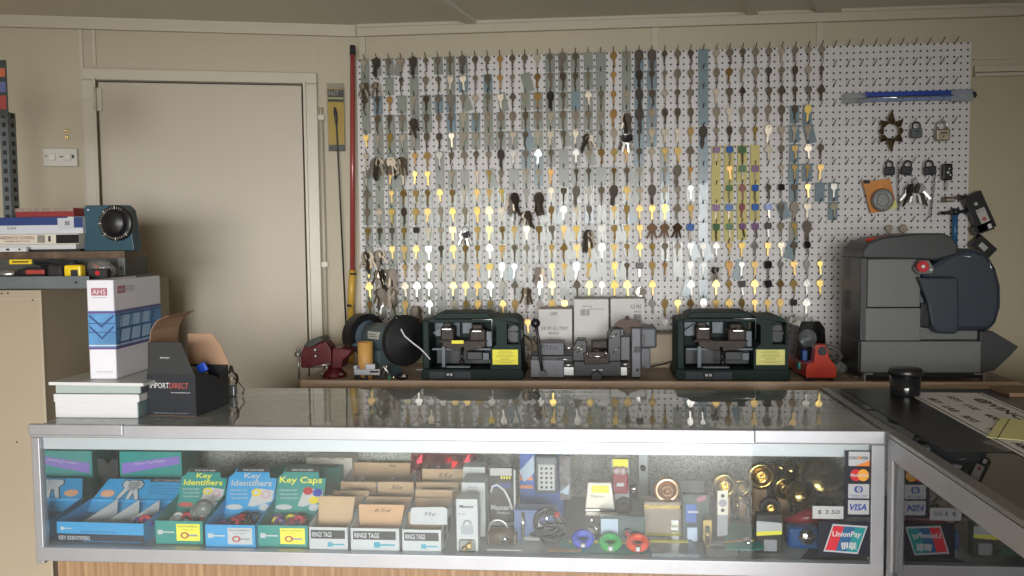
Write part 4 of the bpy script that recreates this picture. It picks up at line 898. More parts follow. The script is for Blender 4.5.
# ================================================================ long rod and packaged tool left of the board
Yr = YW-.035
a, b, c3, d3 = pY(352.5, 46, Yr), pY(352.5, 270, Yr), pY(350.8, 309, Yr), pY(351, 345, Yr)
t = thing('long_pole', 'long red pole with black cap and yellow grip leaning in the corner', 'pole', (d3.x, Yr, BZ))
o_ = t.location
MB().cyl(a-o_-Vector((0, 0, .035)), b-o_, .0105, n=16).build('red_shaft', mat('red_tube', (.33, .06, .05), .3, coat=.5), t)
MB().cyl(a-o_-Vector((0, 0, .070)), a-o_-Vector((0, 0, .03)), .008, n=14).build('clear_collar', mat('grey_collar', (.3, .31, .32), .3), t)
MB().cyl(a-o_-Vector((0, 0, .035)), a-o_+Vector((0, 0, .002)), .0125, .011, n=16).build('black_cap', M_rubber, t)
MB().cyl(b-o_, c3-o_, .0145, n=16).cyl(c3-o_, Vector((0, 0, .005)), .0135, n=16).build('yellow_grip', mat('yellow_grip', (.58, .36, .06), .4), t)
MB().cyl(b-o_-Vector((0, 0, .02)), b-o_-Vector((0, 0, .012)), .0150, n=16).cyl(c3-o_+Vector((0, 0, .01)), c3-o_+Vector((0, 0, .02)), .0150, n=16).build('black_band', M_ink, t)
def Dp(px, py, out=.012): return pN(px, py, DW+DN*out, DN)
cc = Dp(336, 118); t = thing('tool_pack', 'yellow and grey carded tool with long black probe hanging by the door', 'tool pack', tuple(cc), math.atan2(DD.y, DD.x)+math.pi)
rt = -(DD)
def dl_(px, py, o=.012):
    v = Dp(px, py, o)-cc; return v.dot(rt), v.z
x0_, z0_ = dl_(329, 151); x1_, z1_ = dl_(343.5, 89)
MB().box((x0_, -.002, z0_), (x1_, .002, z1_), .001).build('card', mat('yellow_card', (.62, .42, .03), .5), t)
zz = lambda f: lerp(z0_, z1_, f)
MB().box((x0_, -.003, zz(.79)), (x1_, -.0015, zz(.985))).build('header', mat('dark_print', (.04, .05, .05), .5), t)
text('FAST', (x1_-x0_)*.62, (z1_-z0_)*.075, (x0_+.004, -.003, zz(.89)), mat('cream_print', (.55, .52, .45), .5), t)
MB().box((x0_, -.0035, zz(.835)), (x1_, -.0025, zz(.86))).build('yellow_stripe', M_yel2, t)
MB().box((x0_, -.004, zz(.0)), (x1_, -.001, zz(.10)), .002).build('dark_foot', mat('dark_print', (.04, .05, .05), .5), t)
MB().box((x0_-.003, -.016, z0_-.002), (x1_+.003, -.0142, z1_+.02), .001).build('blister', glass('clear_plastic2', (.88, .88, .88), .1), t)
xm = (x0_+x1_)/2
MB().tube([(xm-.004, -.009, zz(.70)), (xm-.003, -.009, zz(.62)), (xm, -.009, zz(.50)), (xm+.001, -.009, zz(.38))], [.004, .008, .007, .003], 10).build('probe_handle', M_dkg, t)
xe, ze = dl_(346.5, 335, .03); MB().tube([(xm+.001, -.009, zz(.38)), (xm+.004, -.012, zz(-.05)), (xe, -.03, ze)], .0034, 8).build('long_probe', M_black, t)
# ================================================================ left side: cupboard, shelf, counter goods
M_beige = mat('beige_cupboard_paint', (.36, .30, .22), .5, var=.07, vscale=2)
cb = thing('cupboard', 'tall plain beige cupboard at the left end of the glass counter', 'cupboard', (-1.553, 2.377, 0))
MB().box((-.6, 0, 0), (0, .77, 1.31), .002).build('carcass', M_beige, cb)
MB().box((-.6, -.0015, 1.283), (0, .0, 1.286)).box((-.004, -.002, 0), (.002, .004, 1.305)).build('edge_strip', mat('beige_edge', (.40, .34, .26), .5), cb)
m = MB()
for px, py in ((8, 293), (2, 293.5), (17, 442), (33, 300)): p = pY(px, py, 2.377)-cb.location; m.cyl((p.x, -.003, p.z), (p.x, .001, p.z), .0022, n=8)
m.build('screw_heads', M_dark, cb)
SX = -1.42; SZ = 1.345
M_shelf = mat('grey_shelf_steel', (.16, .185, .20), .4, .3, var=.1, vscale=20)
sh = thing('metal_shelf', 'grey steel shelf with slotted corner posts, on top of the beige cupboard', 'shelf', (SX, 2.40, 1.312))
MB().box((-.7, 0, 0), (0, .39, .026)).build('shelf_board', M_shelf, sh)
MB().box((-.7, -.004, 0), (0, .0, .036), .001).build('front_lip', M_shelf, sh)
MB().cyl((pY(77, 284, 2.4).x-SX, -.006, .018), (pY(77, 284, 2.4).x-SX, -.003, .018), .004, n=8).build('bolt_hole', M_dark, sh)
pz = pY(9, 112, 2.75)
m = MB(); xx = pz.x-SX; hh = pz.z-1.312
m.box((xx-.035, .35, .012), (xx-.003, .353, hh)).box((xx-.005, .35, .012), (xx-.002, .385, hh), 0)
po = m.build('slotted_post', M_shelf, sh)
m = MB()
for i in range(int(hh/.03)): m.box((xx-.026, .3485, .03+i*.03), (xx-.014, .3502, .045+i*.03)).box((xx-.0022, .36, .03+i*.03), (xx-.0012, .375, .045+i*.03))
m.build('post_slots', M_dark, po)
p = pY(2, 60, 2.5); q_ = pY(2, 116, 2.5)
t = thing('calendar', 'colourful picture sheet at the far left edge, above the slotted post', 'picture', (p.x, 2.50, q_.z))
MB().box((-.12, 0, 0), (.012, .002, p.z-q_.z)).build('sheet', mat('dark_print', (.04, .05, .05), .5), t)
for i, (c_, a, b) in enumerate((((.30, .05, .05), .02, .06), ((.10, .12, .28), .07, .10), ((.45, .12, .05), .115, .14))): MB().box((-.1, -.001, a), (.008, .0, b)).build('printed_block', mat('print_%d' % i, c_, .5), t)
# metal drawer box on the back of the shelf
bx = thing('parts_drawer', 'long grey metal drawer box with worn brown top edge, beneath the manuals', 'drawer', (SX, 2.60, 1.3385))
m = MB(); m.box((-.65, 0, 0), (0, .14, .056)); m.build('body', mat('dark_grey_drawer', (.075, .075, .07), .5, var=.2), bx)
MB().box((-.65, -.004, .055), (0, .14, .0775), .001).build('worn_top_edge', mat('worn_brown_steel', (.15, .10, .065), .5, .2, var=.45, vscale=25), bx)
xg = pY(119, 270, 2.6).x-SX
MB().box((xg, -.006, .002), (0, .0, .056), .001).build('grey_end_plate', mat('light_shelf_steel', (.22, .24, .25), .4, .3, var=.1), bx)
MB().box((xg*.55, -.0075, .020), (xg*.35, -.005, .028)).build('latch_slot', M_dark, bx)
# tools on the shelf
def sp(px, py, Y=2.46): return pY(px, py, Y)
zs = 1.3385
def laid(name, label, cat, px, Y=2.46): p = sp(px, 270, Y); return thing(name, label, cat, (p.x, Y, zs))
t = laid('tape_measure', 'yellow and black tape measure on the grey shelf beneath the blue dial', 'tape measure', 75, 2.45)
MB().box((-.028, -.012, 0), (.024, .018, .040), .006).build('case', M_yel if False else mat('yellow_plastic', (.85, .60, .02), .35), t)
MB().box((-.006, -.0135, .006), (.016, -.011, .026), .001).box((.002, -.014, -.010), (.006, -.012, .020)).build('black_belt_clip', M_ink, t)
t = laid('cordless_tool', 'black tool body lying between the red handle and the tape measure', 'tool', 57, 2.46)
MB().box((-.026, -.012, 0), (.022, .02, .040), .008).build('body', M_rubber, t)
t = laid('knife_handle', 'red and black utility knife handle on the grey shelf', 'knife', 34, 2.45)
MB().tube([(-.045, 0, .018), (-.02, 0, .020), (.04, 0, .018)], [.010, .016, .016], 12).build('black_grip', M_rubber, t); MB().box((-.015, -.018, .014), (.042, -.010, .027), .003).build('red_insert', mat('red_rubber', (.40, .05, .04), .5), t)
t = laid('steel_ring_spanner', 'steel socket end at the far left of the grey shelf', 'spanner', 6, 2.45)
MB().tube([(-.05, 0, .012), (.0, 0, .014), (.03, 0, .016)], [.010, .012, .007], 12).build('shaft', M_steel, t)
t = laid('yellow_tag', 'yellow strip label on the tools at the left of the shelf', 'label', 21, 2.50)
MB().box((-.035, -.002, .042), (.035, .004, .056), .001).build('strip', mat('yellow_plastic', (.85, .60, .02), .35), t); MB().box((-.026, -.0026, .047), (.026, -.0019, .051)).build('print', M_ink, t)
t = laid('spirit_level', 'short white strip with black marks lying on the drawer edge', 'level', 12, 2.585)
t.location.z = 1.417; MB().box((-.09, -.008, 0), (.055, .004, .014), .001).build('strip', M_white, t); MB().box((-.01, -.0087, .004), (.0, -.0078, .010)).box((.03, -.0087, .004), (.036, -.0078, .010)).build('mark', M_ink, t)
t = laid('pliers', 'dark handled pliers lying behind the tape measure on the shelf', 'pliers', 62, 2.53)
MB().tube([(-.08, 0, .045), (-.03, 0, .05), (.02, 0, .035), (.06, 0, .03)], .008, 8).tube([(-.07, .01, .03), (-.02, .01, .035), (.04, .01, .045)], .008, 8).build('handles', M_dkg, t)
t = laid('plastic_bag', 'crumpled clear bag with orange bits on the right of the shelf', 'bag', 100, 2.50)
MB().sph((0, 0, .028), .028, (1.5, .8, 1), 14).sph((.03, .0, .02), .02, (1.2, .8, 1), 12).build('bag', glass('bag_film', (.82, .80, .78), .12, haze=.15), t)
MB().tube([(-.02, .0, .04), (.0, -.01, .03), (.03, 0, .012)], .006, 8).build('orange_handle', mat('orange_rubber', (.45, .12, .05), .4), t)
MB().sph((.008, -.012, .018), .007).build('red_knob', mat('red_button', (.50, .02, .03), .3), t)
t = laid('battery_pack', 'black square battery block right of the tape measure', 'battery', 99, 2.45)
MB().box((-.03, -.008, 0), (.028, .016, .028), .004).build('body', M_rubber, t); MB().cyl((.0, -.010, .016), (.0, -.006, .016), .007, n=14).build('red_button', mat('red_button', (.50, .02, .03), .3), t)
# manuals stacked on the drawer
zz = 1.4165; Yb_ = 2.605
def book(px1, y0, y1, px0, name, label, m_, parts=(), dep=.13):
    global zz
    a, b = pY(px0, y0, Yb_), pY(px1, y1, Yb_); h_ = (pY(px1, y0, Yb_).z-pY(px1, y1, Yb_).z)
    t = thing(name, label, 'book' if name != 'product_box' else 'box', (b.x, Yb_, zz)); w_ = b.x-a.x
    MB().box((-w_, 0, 0), (0, dep, h_), .0015).build('cover', m_, t); zz += h_+.0004
    for f in parts: f(t, w_, h_)
    return t
def blk(x0, x1, z0, z1, m_, nm='printed_block', y=-.0006): return lambda t, w_, h_: MB().box((-w_*(1-x0), y, h_*z0), (-w_*(1-x1), y+.0009, h_*z1)).build(nm, m_, t)
def wrd(s, x0, x1, z0, z1, m_): return lambda t, w_, h_: text(s, w_*(x1-x0), h_*(z1-z0), (-w_*(1-x0), -.0006, h_*z0), m_, t)
M_pap = mat('book_paper', (.62, .62, .63), .7); M_navy = mat('navy_print', (.03, .06, .20), .4); M_redp = mat('dark_red_print', (.28, .03, .03), .5)
book(80, 248.5, 250.5, -40, 'book', 'thin black based folder at the very bottom of the manuals', M_ink)
book(76, 243.5, 248.5, -40, 'book', 'plain pale grey book under the hardwood flooring box', M_pap)
book(79, 233, 243.2, -40, 'product_box', 'cream hardwood flooring box with barcode and black end', mat('cream_card', (.66, .62, .52), .55),
     [wrd('HARDWOOD FLOORING', .34, .63, .50, .82, M_redp), wrd('MARINE AND CLASS', .38, .59, .22, .40, M_redp)]+[blk(.655+.008*i, .655+.008*i+.004, .15, .9, M_ink, 'barcode') for i in range(8)]+[blk(.81, 1.0, .08, .92, M_black, 'black_end'), blk(.745, .765, .25, .8, M_ink)])
book(83, 216, 233, -40, 'product_box', 'blue and white carton with printed logo, beneath the red book', mat('white_carton2', (.60, .62, .68), .5),
     [blk(.0, .88, .52, 1.0, M_navy, 'blue_panel', -.0008), blk(.93, 1.0, .35, .98, M_navy, 'blue_panel'), blk(.80, .925, .25, .92, mat('pale_label', (.55, .56, .60), .5), 'label', -.0014), wrd('Leo', .39, .46, .30, .48, M_ink)]+[blk(.86+.008*i, .86+.008*i+.004, .50, .75, M_ink, 'barcode', -.0018) for i in range(5)]+[wrd('16', .87, .91, .28, .40, M_ink)])
book(73.5, 207, 215.8, 15, 'book', 'dark red book lying on top of the manuals', mat('dark_red_cloth', (.26, .03, .035), .5), [blk(0, 1, .62, 1, mat('worn_grey_edge', (.30, .24, .20), .6, var=.3, vscale=80), 'worn_edge')])
# blue dial device
a, b = pY(84.5, 250, 2.62), pY(134, 250, 2.62); w_ = b.x-a.x; h_ = pY(110, 204, 2.62).z-a.z
t = thing('dial_device', 'blue steel stand with big round black dial on the shelf', 'dial', ((a.x+b.x)/2, 2.62, 1.4165))
m = MB(); W2 = w_/2
m.prism([(-W2, 0), (-W2, .06*h_+.02), (-W2*.93, .45*h_), (-W2*.98, .93*h_), (-W2*.88, h_), (W2*.62, h_), (W2*.82, .88*h_), (W2, .05*h_), (W2*.98, 0)], (0, .05), bev=.002)
m.build('housing', mat('petrol_blue_paint', (.03, .085, .12), .4, var=.2), t)
cx, cz = .19*w_, .60*h_; rD = .34*w_
MB().lathe([(0, 0), (rD, 0), (rD, .012), (rD*.93, .016), (rD*.72, .016), (rD*.70, .022), (rD*.55, .03), (0, .03)], Matrix.Translation((cx, 0, cz)) @ Matrix.Rotation(math.pi/2, 4, 'X'), 40).build('dial', M_black, t)
m = MB()
for i in range(40):
    a_ = math.radians(i*9); 
    if not (60 < i*9 < 330): continue
    r0, r1 = rD*.80, rD*(.92 if i % 5 else .97); u = Vector((math.cos(a_), 0, math.sin(a_))); v = Vector((-u.z, 0, u.x))*(.0006 if i % 5 else .0016)
    P_ = Vector((cx, -.0165, cz)); m.poly([P_+u*r0-v, P_+u*r1-v, P_+u*r1+v, P_+u*r0+v])
m.build('dial_marks', mat('cream_print', (.55, .52, .45), .5), t)
MB().cyl((-W2*.78, -.002, h_*.9), (-W2*.78, .001, h_*.9), .003, n=10).build('rivet', M_white, t)
MB().box((-W2-.008, .004, h_*.5), (-W2*.9, .03, h_*.68), .002).build('bracket', M_dkg, t)

# ---- paper stack at the left end of the counter
zz = TOP+.0005
def slab(px0, px1, yb, yt, Y, dep, name, label, m_, edge=None, sk=0):
    M_pages_ = edge or M_pages
    global zz
    a, b = pY(px0, yb, Y), pY(px1, yb, Y); h_ = pY(px0, yt, Y).z-pY(px0, yb, Y).z
    t = thing(name, label, 'book' if name == 'book' else 'magazine', ((a.x+b.x)/2, Y, zz), sk)
    MB().box((-(b.x-a.x)/2, 0, .0004), ((b.x-a.x)/2-.003, dep, h_-.0006)).build('pages', M_pages_, t)
    MB().box((-(b.x-a.x)/2, -.001, h_-.0008), ((b.x-a.x)/2, dep, h_)).box((-(b.x-a.x)/2, -.001, 0), ((b.x-a.x)/2, dep, .0006)).box(((b.x-a.x)/2-.003, -.001, 0), ((b.x-a.x)/2, dep, h_)).build('cover', m_, t)
    zz += h_+.0003; return t
M_pages = mat('page_edges', (.62, .62, .64), .7, bump=.4, bscale=400); M_pages2 = mat('green_grey_pages', (.36, .42, .40), .7, bump=.4, bscale=400)
YS = pZ(98, 418, TOP).y
slab(56, 139, 418.5, 402, YS, .16, 'book', 'thick white book at the bottom of the stack under the binder', mat('teal_grey_cover', (.20, .27, .28), .4))
slab(54, 139.5, 402, 394.5, YS-.01, .16, 'book', 'thinner white book, second from the bottom under the binder', mat('white_cover', (.62, .62, .64), .4))
slab(56, 142, 394.5, 385.5, YS, .16, 'book', 'grey-green paged book with dark cover, third under the binder', mat('dark_cover', (.05, .05, .07), .3), M_pages2)
t = slab(47, 145, 385.5, 382.3, YS-.02, .27, 'magazine', 'pale curling magazine on top of the stack beneath the binder', mat('pale_grey_cover', (.52, .54, .52), .4), sk=math.radians(-3))
ztop = zz+.0005
# ring binder
YBi = YS+.03
c0 = pY(117.5, 382, YBi); wsp = c0.x-pY(91, 382, YBi).x; hb = pY(117, 280, YBi).z-ztop
t = thing('ring_binder', 'white lever arch binder with blue printed band standing on the paper stack', 'binder', (c0.x, YBi, ztop), math.radians(1.5))
LB = .25; M_bw = mat('binder_white', (.70, .70, .76), .35)
MB().box((-wsp, 0, 0), (0, .004, hb), .0015).build('spine', M_bw, t)
MB().box((-.004, .0, 0), (0, LB, hb), .0015).box((-wsp, 0, 0), (-wsp+.003, LB, hb), .001).build('cover', M_bw, t)
MB().box((-wsp+.006, .006, .006), (-.007, LB-.008, hb-.012)).build('pages', M_pages, t)
M_bb = mat('binder_blue', (.10, .27, .52), .35, var=.35, vscale=14); M_pur = mat('purple_band', (.13, .07, .22), .4); M_pk = mat('faded_red_print', (.36, .12, .16), .4); M_pale = mat('pale_blue_print', (.35, .52, .72), .4); M_gp = mat('grey_print2', (.30, .30, .34), .5)
def bandS(z0, z1, m_, nm, y=-.0006): MB().box((-wsp, y, hb*z0), (0, y+.0008, hb*z1)).build(nm, m_, t)
def bandC(z0, z1, m_, nm, x=.0006): MB().box((x-.0008, 0, hb*z0), (x, LB, hb*z1)).build(nm, m_, t)
for fn in (bandS, bandC):
    fn(.30, .69, M_bb, 'blue_band'); fn(.665, .685, M_pur, 'purple_stripe', -.001 if fn is bandS else .001); fn(.30, .32, M_pur, 'purple_stripe', -.001 if fn is bandS else .001); fn(.335, .345, M_white, 'white_stripe', -.001 if fn is bandS else .001)
m = MB()
for z0, z1 in ((.63, .52), (.52, .40)):
    for s_ in (0, 1):
        x0, x1 = (-wsp*.95, -wsp*.5) if s_ == 0 else (-wsp*.5, -wsp*.05); a, b = (z0, z1) if s_ == 0 else (z1, z0)
        m.poly([(x0, -.0011, hb*a), (x1, -.0011, hb*b), (x1, -.0011, hb*(b+.025)), (x0, -.0011, hb*(a+.025))])
m.box((-wsp, -.0012, hb*.56), (0, -.0006, hb*.568)).box((-wsp, -.0012, hb*.47), (0, -.0006, hb*.478))
m.build('chevron_print', M_navy, t)
m = MB()
for y0 in (.02, .075, .13):
    for z0, z1 in ((.37, .49), (.52, .63)):
        m.poly([(.0012, y0, hb*z0), (.0012, y0+.045, hb*z0), (.0012, y0+.055, hb*z1), (.0012, y0+.010, hb*z1)])
m.build('window_print', M_pale, t)
m = MB()
for z0 in (.36, .50, .64): m.box((.0006, 0, hb*z0), (.0014, LB, hb*(z0+.008)))
for y0 in (.015, .07, .125, .18): m.poly([(.0016, y0, hb*.33), (.0016, y0+.003, hb*.33), (.0016, y0+.022, hb*.66), (.0016, y0+.019, hb*.66)])
m.build('line_print', M_navy, t)
MB().box((-wsp*.84, -.0012, hb*.845), (-wsp*.25, -.0005, hb*.92)).build('logo_block', M_pk, t)
text('AHS', wsp*.5, hb*.05, (-wsp*.80, -.0014, hb*.857), M_bw, t)
MB().box((-wsp*.84, -.0012, hb*.822), (-wsp*.28, -.0005, hb*.827)).box((-wsp*.75, -.0012, hb*.075), (-wsp*.15, -.0005, hb*.079)).box((-wsp*.75, -.0012, hb*.06), (-wsp*.15, -.0005, hb*.063)).build('fine_print', M_gp, t)
MB().box((.0005, .015, hb*.86), (.0012, .055, hb*.935)).build('logo_block', M_pk, t)
for i, s_ in enumerate(('ARCH', 'HARDWARE', 'SUPPLY')): text(s_, .04, hb*.016, (.001, .062, hb*(.915-.025*i)), M_gp, t, right=(0, 1, 0))
text('AHS', .03, hb*.04, (.0014, .019, hb*.875), M_bw, t, right=(0, 1, 0))
# ---- open black carton
A = pZ(148.2, 416, TOP); B = pZ(196.5, 416.8, TOP); D = pZ(225.5, 406.6, TOP)
rz = math.atan2(B.y-A.y, B.x-A.x); wB = (B-A).length; dB = .17
t = thing('open_carton', 'open black product carton with raised flaps on the glass counter', 'box', (A.x, A.y, TOP+.0008), rz-.03)
hF = pY(172, 374, A.y).z-TOP
M_bk = mat('black_print_card', (.022, .026, .032), .35); M_kr = mat('kraft_card', (.37, .23, .145), .65, var=.08)
MB().box((0, 0, 0), (wB, .002, hF)).build('front_wall', M_bk, t)
q_ = MB(); q_.prism([(0, 0), (dB, 0), (dB, hF*1.0), (dB*.83, hF*.92), (dB*.72, hF*.62), (dB*.62, hF*.80), (dB*.4, hF*.90), (dB*.05, hF*.98), (0, hF)], (-.002, 0), M=Matrix.Translation((wB, 0, 0)) @ Matrix.Rotation(math.pi/2, 4, 'Z')); q_.build('side_wall', M_bk, t)
MB().box((0, 0, 0), (.002, dB, hF)).build('side_wall', M_bk, t); MB().box((0, dB-.002, 0), (wB, dB, hF)).build('back_wall', M_bk, t); MB().box((0, 0, 0), (wB, dB, .002)).build('bottom', M_kr, t)
hf2 = pY(165, 342.5, A.y).z-TOP-hF
MB().prism([(.003, hF), (wB, hF), (wB*.985, hF*1.02), (wB*.74, hF+hf2), (.006, hF+hf2)], (0, .002)).build('front_flap', mat('charcoal_card', (.035, .037, .038), .35), t)
text('IMPORT', wB*.40, hF*.13, (wB*.06, 0, hF*.66), M_white, t); text('DIRECT', wB*.40, hF*.13, (wB*.47, 0, hF*.66), mat('red_print', (.45, .08, .07), .5), t)
text('www.importdirect.com', wB*.4, hF*.04, (wB*.50, 0, hF*.54), M_white, t); text('WARRANTY INSIDE THIS BOX   ASK US ABOUT IT', wB*.75, hF*.025, (wB*.12, 0, hF*.06), M_gp, t); text('IMPORT', wB*.2, hF*.04, (wB*.30, 0, hF+hf2*.48), M_white, t)
text('IMPORT', dB*.42, hF*.15, (wB+.0002, .02, hF*.55), M_white, t, right=(0, 1, 0)); text('DIRECT', dB*.3, hF*.13, (wB+.0002, .02+dB*.44, hF*.58), mat('red_print', (.45, .08, .07), .5), t, right=(0, 1, 0))
m = MB()
for i in range(9): m.box((wB, .012+i*.017, hF*.09+0), (wB+.0004, .022+i*.017, hF*.11))
m.build('dotted_line', M_white, t)
# kraft flaps: curved left flap and right back flap
m = MB(); pts = [(0, 0), (-.006, .03), (-.010, .07), (-.004, .105), (.014, .13), (.042, .142)]
for (x0, z0), (x1, z1) in zip(pts, pts[1:]): m.poly([(x0+.002, .03, hF+z0), (x1+.002, .03-.0, hF+z1), (x1+.002, dB*.95, hF+z1+.004), (x0+.002, dB*.95, hF+z0)])
bmesh.ops.remove_doubles(m.bm, verts=m.bm.verts, dist=1e-5); bmesh.ops.solidify(m.bm, geom=m.bm.faces, thickness=.0015); m.build('left_flap', M_kr, t)
MB().prism([(.02, hF), (wB*1.05, hF), (wB*.92, hF+.045), (wB*.70, hF+.082), (.02, hF+.082)], (dB-.004, dB-.002)).build('back_flap', M_kr, t)
t2 = thing('clear_bag', 'clear bag with blue tag poking out of the open black carton', 'bag', t.location.copy(), t.rotation_euler.z)
MB().sph((wB*.62, dB*.55, hF*.72), .034, (1, 1.2, .95), 14).sph((wB*.45, dB*.6, hF*.85), .022, (1, 1.2, 1), 12).build('bag', glass('bag_film', (.82, .80, .78), .12, haze=.15), t2)
m = MB(); m.box((-.012, -.005, -.012), (.014, .005, .012), .003, M=Matrix.Translation((wB*.80, dB*.50, hF*1.02)) @ Matrix.Rotation(-.5, 4, 'Y')); m.build('blue_tag', mat('blue_tag', (.02, .09, .60), .35), t2)
# little clear bottle / bell on the counter behind the carton
p = pZ(232, 396, TOP); t = thing('glass_bell', 'small clear ornament on silver base beside the black carton', 'ornament', (p.x, p.y, TOP+.0008))
MB().box((-.016, -.012, 0), (.012, .012, .030), .003).build('silver_base', M_alu, t)
MB().lathe([(.014, .03), (.020, .045), (.018, .060), (.008, .068), (.004, .085), (0, .086)], n=16).build('clear_top', glass('clear_plastic2', (.88, .88, .88), .1), t)
MB().tube([(.004, 0, .052), (.02, 0, .038), (.036, 0, .018), (.030, 0, .003)], .0022, 8).build('wire_leg', mat('brown_wire', (.10, .07, .045), .4), t)
MB().cyl((-.006, -.008, .034), (-.006, -.008, .054), .005, n=10).build('amber_bead', mat('amber', (.55, .35, .12), .3), t)
# ---- things on the right counter top
p = pZ(909, 397.5, TOP); t = thing('round_pot', 'black lidded round pot standing on the right glass counter', 'pot', (p.x, p.y+.03, TOP+.0018))
r_ = .5*(pY(924, 390, p.y+.03).x-pY(894.5, 390, p.y+.03).x); h1 = pY(909, 376.5, p.y).z-TOP; h2 = pY(909, 367.5, p.y+.03).z-TOP-.004
MB().lathe([(0, 0), (r_*.97, 0), (r_, .003), (r_, h1), (0, h1)], n=36).build('body', mat('gloss_black', (.010, .010, .012), .12), t)
MB().lathe([(0, h1), (r_*1.14, h1), (r_*1.15, h1+.004), (r_*1.15, h2-.006), (r_*1.08, h2), (0, h2+.001)], n=36).build('lid', M_black, t)
# desk mat and price sign
xa = XR+.055
tag(MB().box((xa, 1.80, TOP+.0006), (XR+.93, YB+.01, TOP+.0014)).build('desk_mat', mat('black_mat', (.018, .018, .018), .3)), 'black advertising mat lying across the right glass counter', 'desk mat')
def gq(pts, z, dz=.0005):
    m = MB(); A_ = [pZ(x, y, z) for x, y in pts]; vs = [m.bm.verts.new(v) for v in A_]; f = m.bm.faces.new(vs)
    r = bmesh.ops.extrude_face_region(m.bm, geom=[f]); bmesh.ops.translate(m.bm, vec=(0, 0, dz), verts=[v for v in r['geom'] if isinstance(v, bmesh.types.BMVert)]); return m
z1 = TOP+.0016
# sign: long edges run toward the viewer
s0 = pZ(914.5, 397.5, z1); s1 = pZ(1019, 454.5, z1); s2 = pZ(1024, 411.5, z1); s3 = pZ(981, 391, z1)
ux = (s1-s0).normalized(); un = Vector((-ux.y, ux.x, 0)); Wd = abs((s2-s0).dot(un)); un = un if un.x > 0 else -un
Ls = (s1-s0).length
sg = thing('price_sign', 'white sign board with black lettering lying on the right counter', 'sign', s0, 0)
def sq(a0, a1, b0, b1, z0, z1_, m_, nm, par):
    m = MB(); pts = [ux*Ls*a+un*Wd*b for a, b in ((a0, b0), (a1, b0), (a1, b1), (a0, b1))]
    vs = [m.bm.verts.new(p+Vector((0, 0, z0))) for p in pts]; ws = [m.bm.verts.new(p+Vector((0, 0, z1_))) for p in pts]
    m.bm.faces.new(vs[::-1]); m.bm.faces.new(ws)
    for i in range(4): m.bm.faces.new((vs[i], vs[(i+1) % 4], ws[(i+1) % 4], ws[i]))
    return m.build(nm, m_, par)
M_sign = mat('off_white_sign', (.80, .80, .80), .5)
sq(-.12, 1.5, 0, 1, 0, .0012, M_sign, 'board', sg)
sq(-.12, 1.5, .035, .05, .0012, .0015, M_ink, 'border_line', sg); sq(-.12, 1.5, .94, .955, .0012, .0015, M_ink, 'border_line', sg)
R2 = random.Random(5)
def st(s, a, b, la, hb_): text(s, Ls*la, Wd*hb_, tuple(ux*Ls*a+un*Wd*b+Vector((0, 0, .0012))), M_ink, sg, right=tuple(ux), up=tuple(un), bold=.025)
st("@VINCIT'S REST", .02, .68, .95, .17)
for i, (s_, a, b) in enumerate((('KEYS', -.02, .42), ('LOCKS', .16, .42), ('400', .36, .42), ('CUT', .55, .42), ('SAFES', .78, .42), ('ABLOY', .02, .13), ('LAB', .2, .13), ('BILOCK', .40, .13), ('HQH', .62, .13), ('ABLE', .84, .13))): st(s_, a, b, .12, .10)
sq(-.12, 1.5, .62, .624, .0012, .0014, mat('pink_rule', (.35, .25, .25), .5), 'rule', sg)
# text on the dark mat beside it
tm = thing('mat_lettering_strip', 'pale printed lettering strip on the black mat below the sign', 'label', pZ(979, 441.5, TOP+.0016), 0)
sq_ = MB(); d_ = (pZ(1005, 452, TOP+.0016)-tm.location); 
text('400-4076', d_.length, .022, (0, 0, .0004), mat('grey_print', (.4, .4, .4), .5), tm, right=tuple(d_.normalized()), up=(-d_.normalized().y, d_.normalized().x, 0), bold=.01)
# yellow note
o = gq([(986.5, 437.5), (1001, 418), (1060, 423.5), (1052, 443)], TOP+.0045, .0008).build('yellow_note', mat('pale_yellow_paper', (.85, .82, .38), .6)); tag(o, 'pale yellow paper slip lying over the white sign', 'note')
l_ = gq([(997, 438.3), (1009, 419), (1010, 419.1), (998, 438.4)], TOP+.0054, .0002).build('pen_line', M_ink, o)
# brown timber at the right behind
p = pZ(1004, 402, TOP+.001); t = tag(MB().box((pZ(985, 391, TOP).x+.02, YB-.10, TOP+.0016), (XR+1.3, YB+.02, TOP+.012), .001).build('timber_board', mat('brown_timber', (.22, .13, .07), .55, var=.2)), 'brown timber board lying across the back of the right counter', 'board')
# ================================================================ inside the long case
DZ = DECK+.0005
M_blue = mat('bright_blue_card', (.03, .30, .62), .45); M_teal = mat('teal_green_card', (.015, .25, .23), .45); M_wc = mat('white_printed_card', (.49, .51, .54), .5)
M_kraft = mat('kraft_tray_card', (.50, .33, .19), .65, var=.08); M_orc = mat('orange_kraft', (.55, .31, .15), .6); M_purp = mat('violet_label', (.22, .14, .50), .45)
M_ylt = mat('yellow_title', (.80, .78, .05), .5); M_grn = mat('dark_green_card', (.01, .11, .10), .5); M_dotr = mat('orange_oval', (.70, .35, .22), .5)
def deckpt(px, py):
    p = pZ(px, py, DZ)
    if p.y < YF+.024: p = pY(px, py, YF+.024)
    return p
def oval(t, x, z, rx, rz_, m_, nm='oval_print', M=None, y=-.0005):
    m = MB(); m.prism([(x+rx*math.cos(a), z+rz_*math.sin(a)) for a in [2*math.pi*i/20 for i in range(20)]], (y, y+.0006), M=M); return m.build(nm, m_, t)
def key_print(t, x, z, s, m_, M=None, nm='key_picture', y=-.0006, lw=.0):
    m = MB(); m.box((x, y, z), (x+s*.3, y+.0006, z+s*.26), .0, M=M); m.box((x+s*.3, y, z+s*.09), (x+s, y+.0006, z+s*.17), 0, M=M); return m.build(nm, m_, t)
